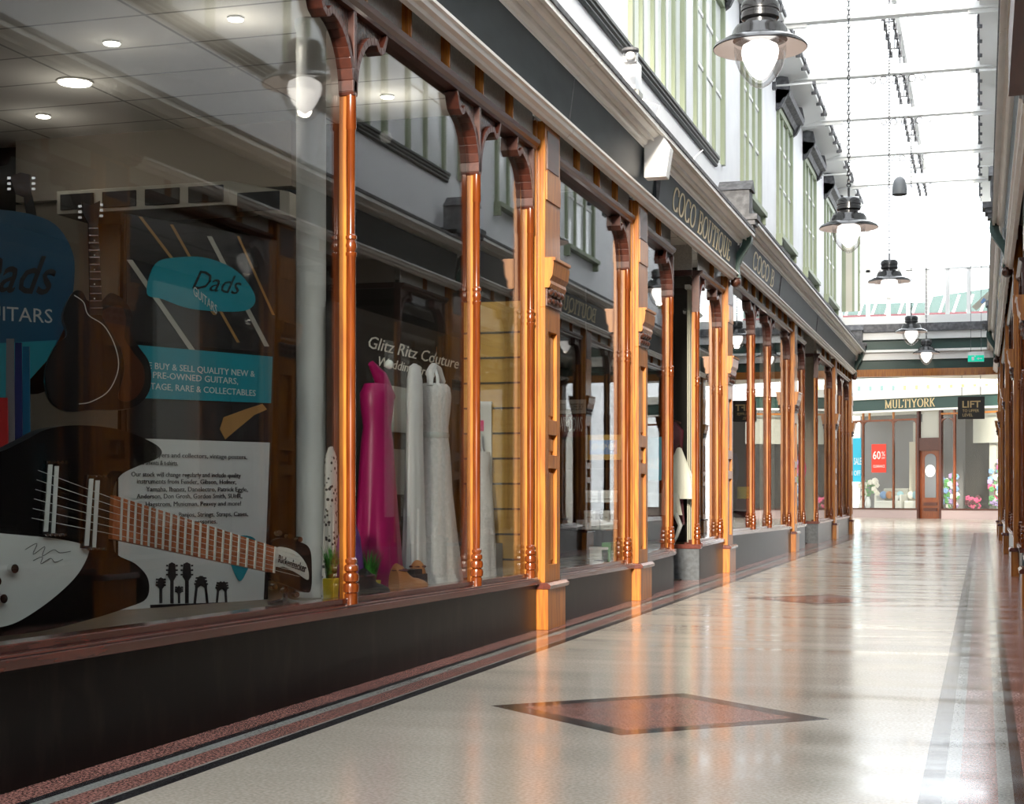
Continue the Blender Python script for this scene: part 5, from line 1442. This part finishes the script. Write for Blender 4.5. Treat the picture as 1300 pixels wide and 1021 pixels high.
# door
dr = fb('door', 'wood_red', 1167, 1194, 0, zf(1180, 572), -.12, -.06)
m = MB(); q0, q1 = fs_(1173.5, 0, -.04), fs_(1187.5, 0, -.04)
pts = []
zz0, zz1 = zf(1180, 632), zf(1180, 582)
wv = (q1-q0)
for k in range(13):
    a2 = PI*k/12; pts.append(q0+wv*.5-wv*.5*math.cos(a2)+Vector((0, 0, zz1+.18*math.sin(a2)-0)))
poly = [q0+Vector((0,0,zz0))]+pts+[q1+Vector((0,0,zz0))]
m.prism(poly, -fn*.02); m.build('door_glass', 'speaker_grey', dr)
for a3 in (638, 645):
    fbox(1172, 1189, zf(1180, a3+4), zf(1180, a3), -.06, -.03).build('door_panel', 'mahogany', dr)
m = MB(); c0 = fs_(1180.5, 0, -.03); c0.z = zf(1180, 598)
m.prism([c0+fr*.22*math.cos(k*PI/10)+upv*.24*math.sin(k*PI/10) for k in range(20)], fn*.01); m.build('round_notice', 'plastic_white', dr)
fb('door_head', 'mahogany', 1166, 1195, zf(1180, 572), zf(1180, 556), -.14, .04); fb('door_light', 'cushion_grey', 1170, 1191, zf(1180, 556), z2, -.1, -.05)
for px in (1166, 1194.5): fb('door_post', 'mahogany', px-1.3, px+1.3, 0, z2, -.12, .06)
# interior
fb('back_wall', 'grey_fabric', 1040, 1185, 0, z2, -3.2, -3.1); fb('back_wall', 'matt_black', 1185, 1330, 0, z2, -2.6, -2.5)
fb('shop_ceiling', 'cushion_white', 1040, 1330, z2, z2+.05, -3.2, -.1)
fb('shop_floor', 'cushion_grey', 1040, 1166, zs_-.06, zs_, -3.1, -.1); fb('shop_floor', 'carpet', 1195, 1330, zs_-.06, zs_, -2.5, -.1)
fb('curtain', 'blind', 1136, 1163, zs_, zf(1150, 560), -1.2, -1.1); fb('interior_pillar', 'cushion_grey', 1243, 1252, zs_, z2, -1.0, -.8)
fb('interior_pillar', 'cushion_grey', 1126, 1138, zs_, z1, -2.2, -2.0)
fb('upper_blind', 'cushion_grey', 1228, 1330, zf(1240, 562), z2, -.5, -.45)
L = bpy.data.lights.new('shop_light', 'AREA'); L.energy = 30; L.size = 3; lo = bpy.data.objects.new('shop_light', L); COL.objects.link(lo)
q = fs_(1130, z2-.1, -1.5); lo.location = q-Vector(ORG[t.name]); lo.parent = t
def ftag(mb, nm, m_, lab, cat, grp=None): return solo(mb, nm, m_, lab, cat, grp)
# sale posters
t2 = thing('sale_poster', tuple(fs_(1116, zf(1116, 600), .02)), 'red sale poster reading 60% in the furniture shop window', 'poster')
fbox(1107, 1125.3, zf(1116, 600), zf(1116, 564), .01, .03).build('sheet', 'sale_red', t2)
q = fs_(1108.3, zf(1116, 583), .031); wpx = (fs_(1125,0)-fs_(1107,0)).length
sans_text('60', q, fr, upv, .46, 'paper', 'lettering', t2, width=wpx*.55, off=.01)
sans_text('%', q+fr*wpx*.62+upv*.12, fr, upv, .26, 'paper', 'lettering', t2, width=wpx*.25)
sans_text('OFF', q+fr*wpx*.62, fr, upv, .12, 'paper', 'lettering', t2, width=wpx*.25)
sans_text('CLEARANCE', q-upv*.34+fr*.02, fr, upv, .15, 'paper', 'lettering', t2, width=wpx*.82)
t2 = thing('sale_poster', tuple(fs_(1088, zf(1088, 612), .02)), 'tall sky blue poster at the left end of the furniture shop window', 'poster')
fbox(1082, 1093.5, zf(1088, 612), zf(1088, 556), .01, .03).build('sheet', 'banner_blue', t2)
q = fs_(1084.5, zf(1088, 590), .031); sans_text('SALE', q, fr, upv, .4, 'paper', 'lettering', t2, width=.35)
q = fs_(1084.5, zf(1088, 604), .031); sans_text('OFF', q, fr, upv, .3, 'paper', 'lettering', t2, width=.3)
# sofa and cushions in the window
q0 = fs_(1098, zs_, -.9)
t3 = thing('sofa', tuple(fs_(1118, zs_, -.9)), 'pale sofa in the furniture shop window below the red poster', 'sofa')
fbox(1100, 1132, zs_, zs_+.35, -1.5, -.6).build('seat', 'cushion_white', t3, bevel=.05)
fbox(1100, 1132, zs_+.35, zs_+.85, -1.5, -1.25).build('backrest', 'cushion_grey', t3, bevel=.05)
for px in (1099, 1131): fbox(px, px+3, zs_, zs_+.6, -1.5, -.6).build('armrest', 'cushion_white', t3, bevel=.05)
t3 = thing('sofa', tuple(fs_(1150, zs_, -.9)), 'pale sofa in the furniture shop window beside the wooden door', 'sofa')
fbox(1137, 1163, zs_, zs_+.35, -1.5, -.6).build('seat', 'cushion_white', t3, bevel=.05)
fbox(1137, 1163, zs_+.35, zs_+.8, -1.5, -1.25).build('backrest', 'cushion_grey', t3, bevel=.05)
names = ['petal_blue', 'tan', 'cushion_grey', 'cushion_blue', 'petal_white', 'cushion_blue', 'tan', 'cushion_blue']
pos = ['leftmost of all', 'under the left of the red poster', 'under the right of the red poster', 'just before the second mullion', 'just after the second mullion', 'second after the mullion', 'third after the mullion', 'nearest the wooden door']
rr = random.Random(3)
for k, px in enumerate((1106, 1113.5, 1120.5, 1127.5, 1141, 1147, 1153.5, 1159.5)):
    c = fs_(px, zs_+.06+.35+.17, -.92)
    m = MB(); m.ball((0,0,0), .16, 8, (1,1,1))
    m.v = [tuple(c+fr*v[0]-fn*v[1]*.6+upv*v[2]) for v in m.v]
    solo(m, 'cushion', names[k], '%s cushion on the window sofa, %s' % ({'petal_blue':'blue','cushion_white':'white','tan':'orange','cushion_blue':'pale blue','cushion_grey':'grey','petal_white':'cream'}[names[k]], pos[k]), 'cushion', 'cushions in the furniture shop', smooth=True)
# white flowers in vase
def bouquet(px, z, r, mats, lab, off=-.35, n=26, vase=True, tall=1.0, seed=1):
    c = fs_(px, z, off); t4 = thing('flower_display', tuple(c), lab, 'flowers')
    rr = random.Random(seed)
    m = MB(); 
    if vase: m.lathe([(.08,0),(.12,.1),(.10,.3),(.06,.42),(.07,.45)], tuple(c), 12); m.build('vase', 'pane_pale', t4, smooth=True)
    by = {}
    for k in range(n):
        a = rr.uniform(0, 2*PI); rad = r*math.sqrt(rr.random()); h = rr.random()
        p_ = c+fr*math.cos(a)*rad+fn*math.sin(a)*rad*.5+upv*((.55 if vase else .1)+h*r*1.6*tall)
        by.setdefault(mats[k % len(mats)], []).append(p_)
    for mm, ps in by.items():
        for p_ in ps:
            q = MB()
            for j in range(5):
                a = j*2*PI/5; q.ball(p_+fr*.06*math.cos(a)+upv*.06*math.sin(a), .06, 5)
            q.build('blossom', mm, t4)
    m = MB()
    for k in range(30):
        a = rr.uniform(0, 2*PI); p_ = c+fr*math.cos(a)*r*.9*rr.random()+fn*math.sin(a)*r*.4+upv*((.4 if vase else .0)+r*1.5*tall*rr.random())
        m.add([p_, p_+fr*.10+upv*.03, p_+fr*.02+upv*.14], [(0,1,2)])
    m.build('leaves', 'leaf', t4)
bouquet(1096, zs_+.06, .42, ['petal_white'], 'white flowers in a vase at the left of the furniture shop window', n=18, seed=2)
bouquet(1200, zs_+.06, .32, ['petal_white', 'petal_blue', 'leaf', 'petal_lilac'], 'blue and white floral chair cover just right of the wooden door', vase=False, tall=2.4, n=44, seed=5)
bouquet(1264, zs_+.06, .42, ['petal_white', 'petal_blue', 'leaf', 'petal_pink', 'petal_lilac'], 'tall floral covered display at the right end of the furniture shop window', vase=False, tall=2.6, n=60, seed=9)
bouquet(1229, zs_+.06, .25, ['petal_pink', 'maroon'], 'low pink flowers in front of the pale pillar', vase=False, tall=.8, n=20, seed=11)
for k, px in enumerate((1090, 1132)):
    m = fbox(px-2.6, px+2.6, zs_+.06, zs_+.55, .0, .0); a = fs_(px-2.8, zs_+.06, -.1); b = fs_(px+2.2, zs_+.06, -.1)
    m = MB(); m.prism([a, b, b+fr*.15+upv*.5-fn*.1, a+fr*.15+upv*.5-fn*.1], -fn*.02)
    solo(m, 'price_stand', 'paper', 'white price card standing %s' % ['below the sky blue poster', 'at the foot of the second mullion'][k], 'card', 'price cards')

# distant cream building behind, seen over the fascia
t = thing('distant_building', (-2, 84, 0), 'sunlit cream building with amber blinds beyond the furniture shop', 'building')
m = MB(); m.box(-9, 4, 84, 86, 0, 8.0); m.build('wall', 'render', t)
for k in range(18):
    x = -7.4+k*.58; z = 1+ (626-490)/2000*82
    m = MB(); m.box(x, x+.16, 83.9, 84, z-.25, z+.0); m.build('blind', 'amber' if k > 5 else 'building_teal', t)

# unseen wall added behind the viewpoint to block low sky light and reflections
m = MB(); m.box(-3.6, 1.0, -3.2, -3.1, 0, 2.9); solo(m, 'wall_sky_blocker', 'mahogany', kind='structure')
m = MB(); m.box(.36, .6, -3.1, 3.1, 0, 3.65); solo(m, 'wall_right_near', 'mahogany', kind='structure')  # added out of view, keeps bright sky out of the glossy guitars
m = MB(); m.box(-3.6, -3.1, -3.1, 3.1, 0, 3.65); solo(m, 'wall_left_near', 'mahogany', kind='structure')  # same on the left, an added wall that darkens reflections
# ------------------------------------------------------------------ light
w = bpy.data.worlds.new('world'); sc.world = w; w.use_nodes = True
nt = w.node_tree; bg = nt.nodes['Background']
bg.inputs[0].default_value = (.94, .97, 1.0, 1); bg.inputs[1].default_value = 4.8
sun = bpy.data.lights.new('sun', 'SUN'); sun.energy = 10.0; sun.angle = math.radians(6); sun.color = (1, .90, .76)
so = bpy.data.objects.new('sun', sun); COL.objects.link(so); so.location = (2, -10, 6)
so.rotation_euler = Vector((-.12, .96, -.22)).to_track_quat('-Z', 'Y').to_euler()

sc.view_settings.view_transform = 'Standard'; sc.view_settings.look = 'None'
sc.view_settings.exposure = 0; sc.view_settings.gamma = 1; sc.view_settings.use_curve_mapping = False
sc.cycles.max_bounces = 8; sc.cycles.transparent_max_bounces = 24; sc.cycles.glossy_bounces = 5; sc.cycles.diffuse_bounces = 4
sc.cycles.caustics_reflective = False; sc.cycles.caustics_refractive = False
sc.cycles.sample_clamp_indirect = 6
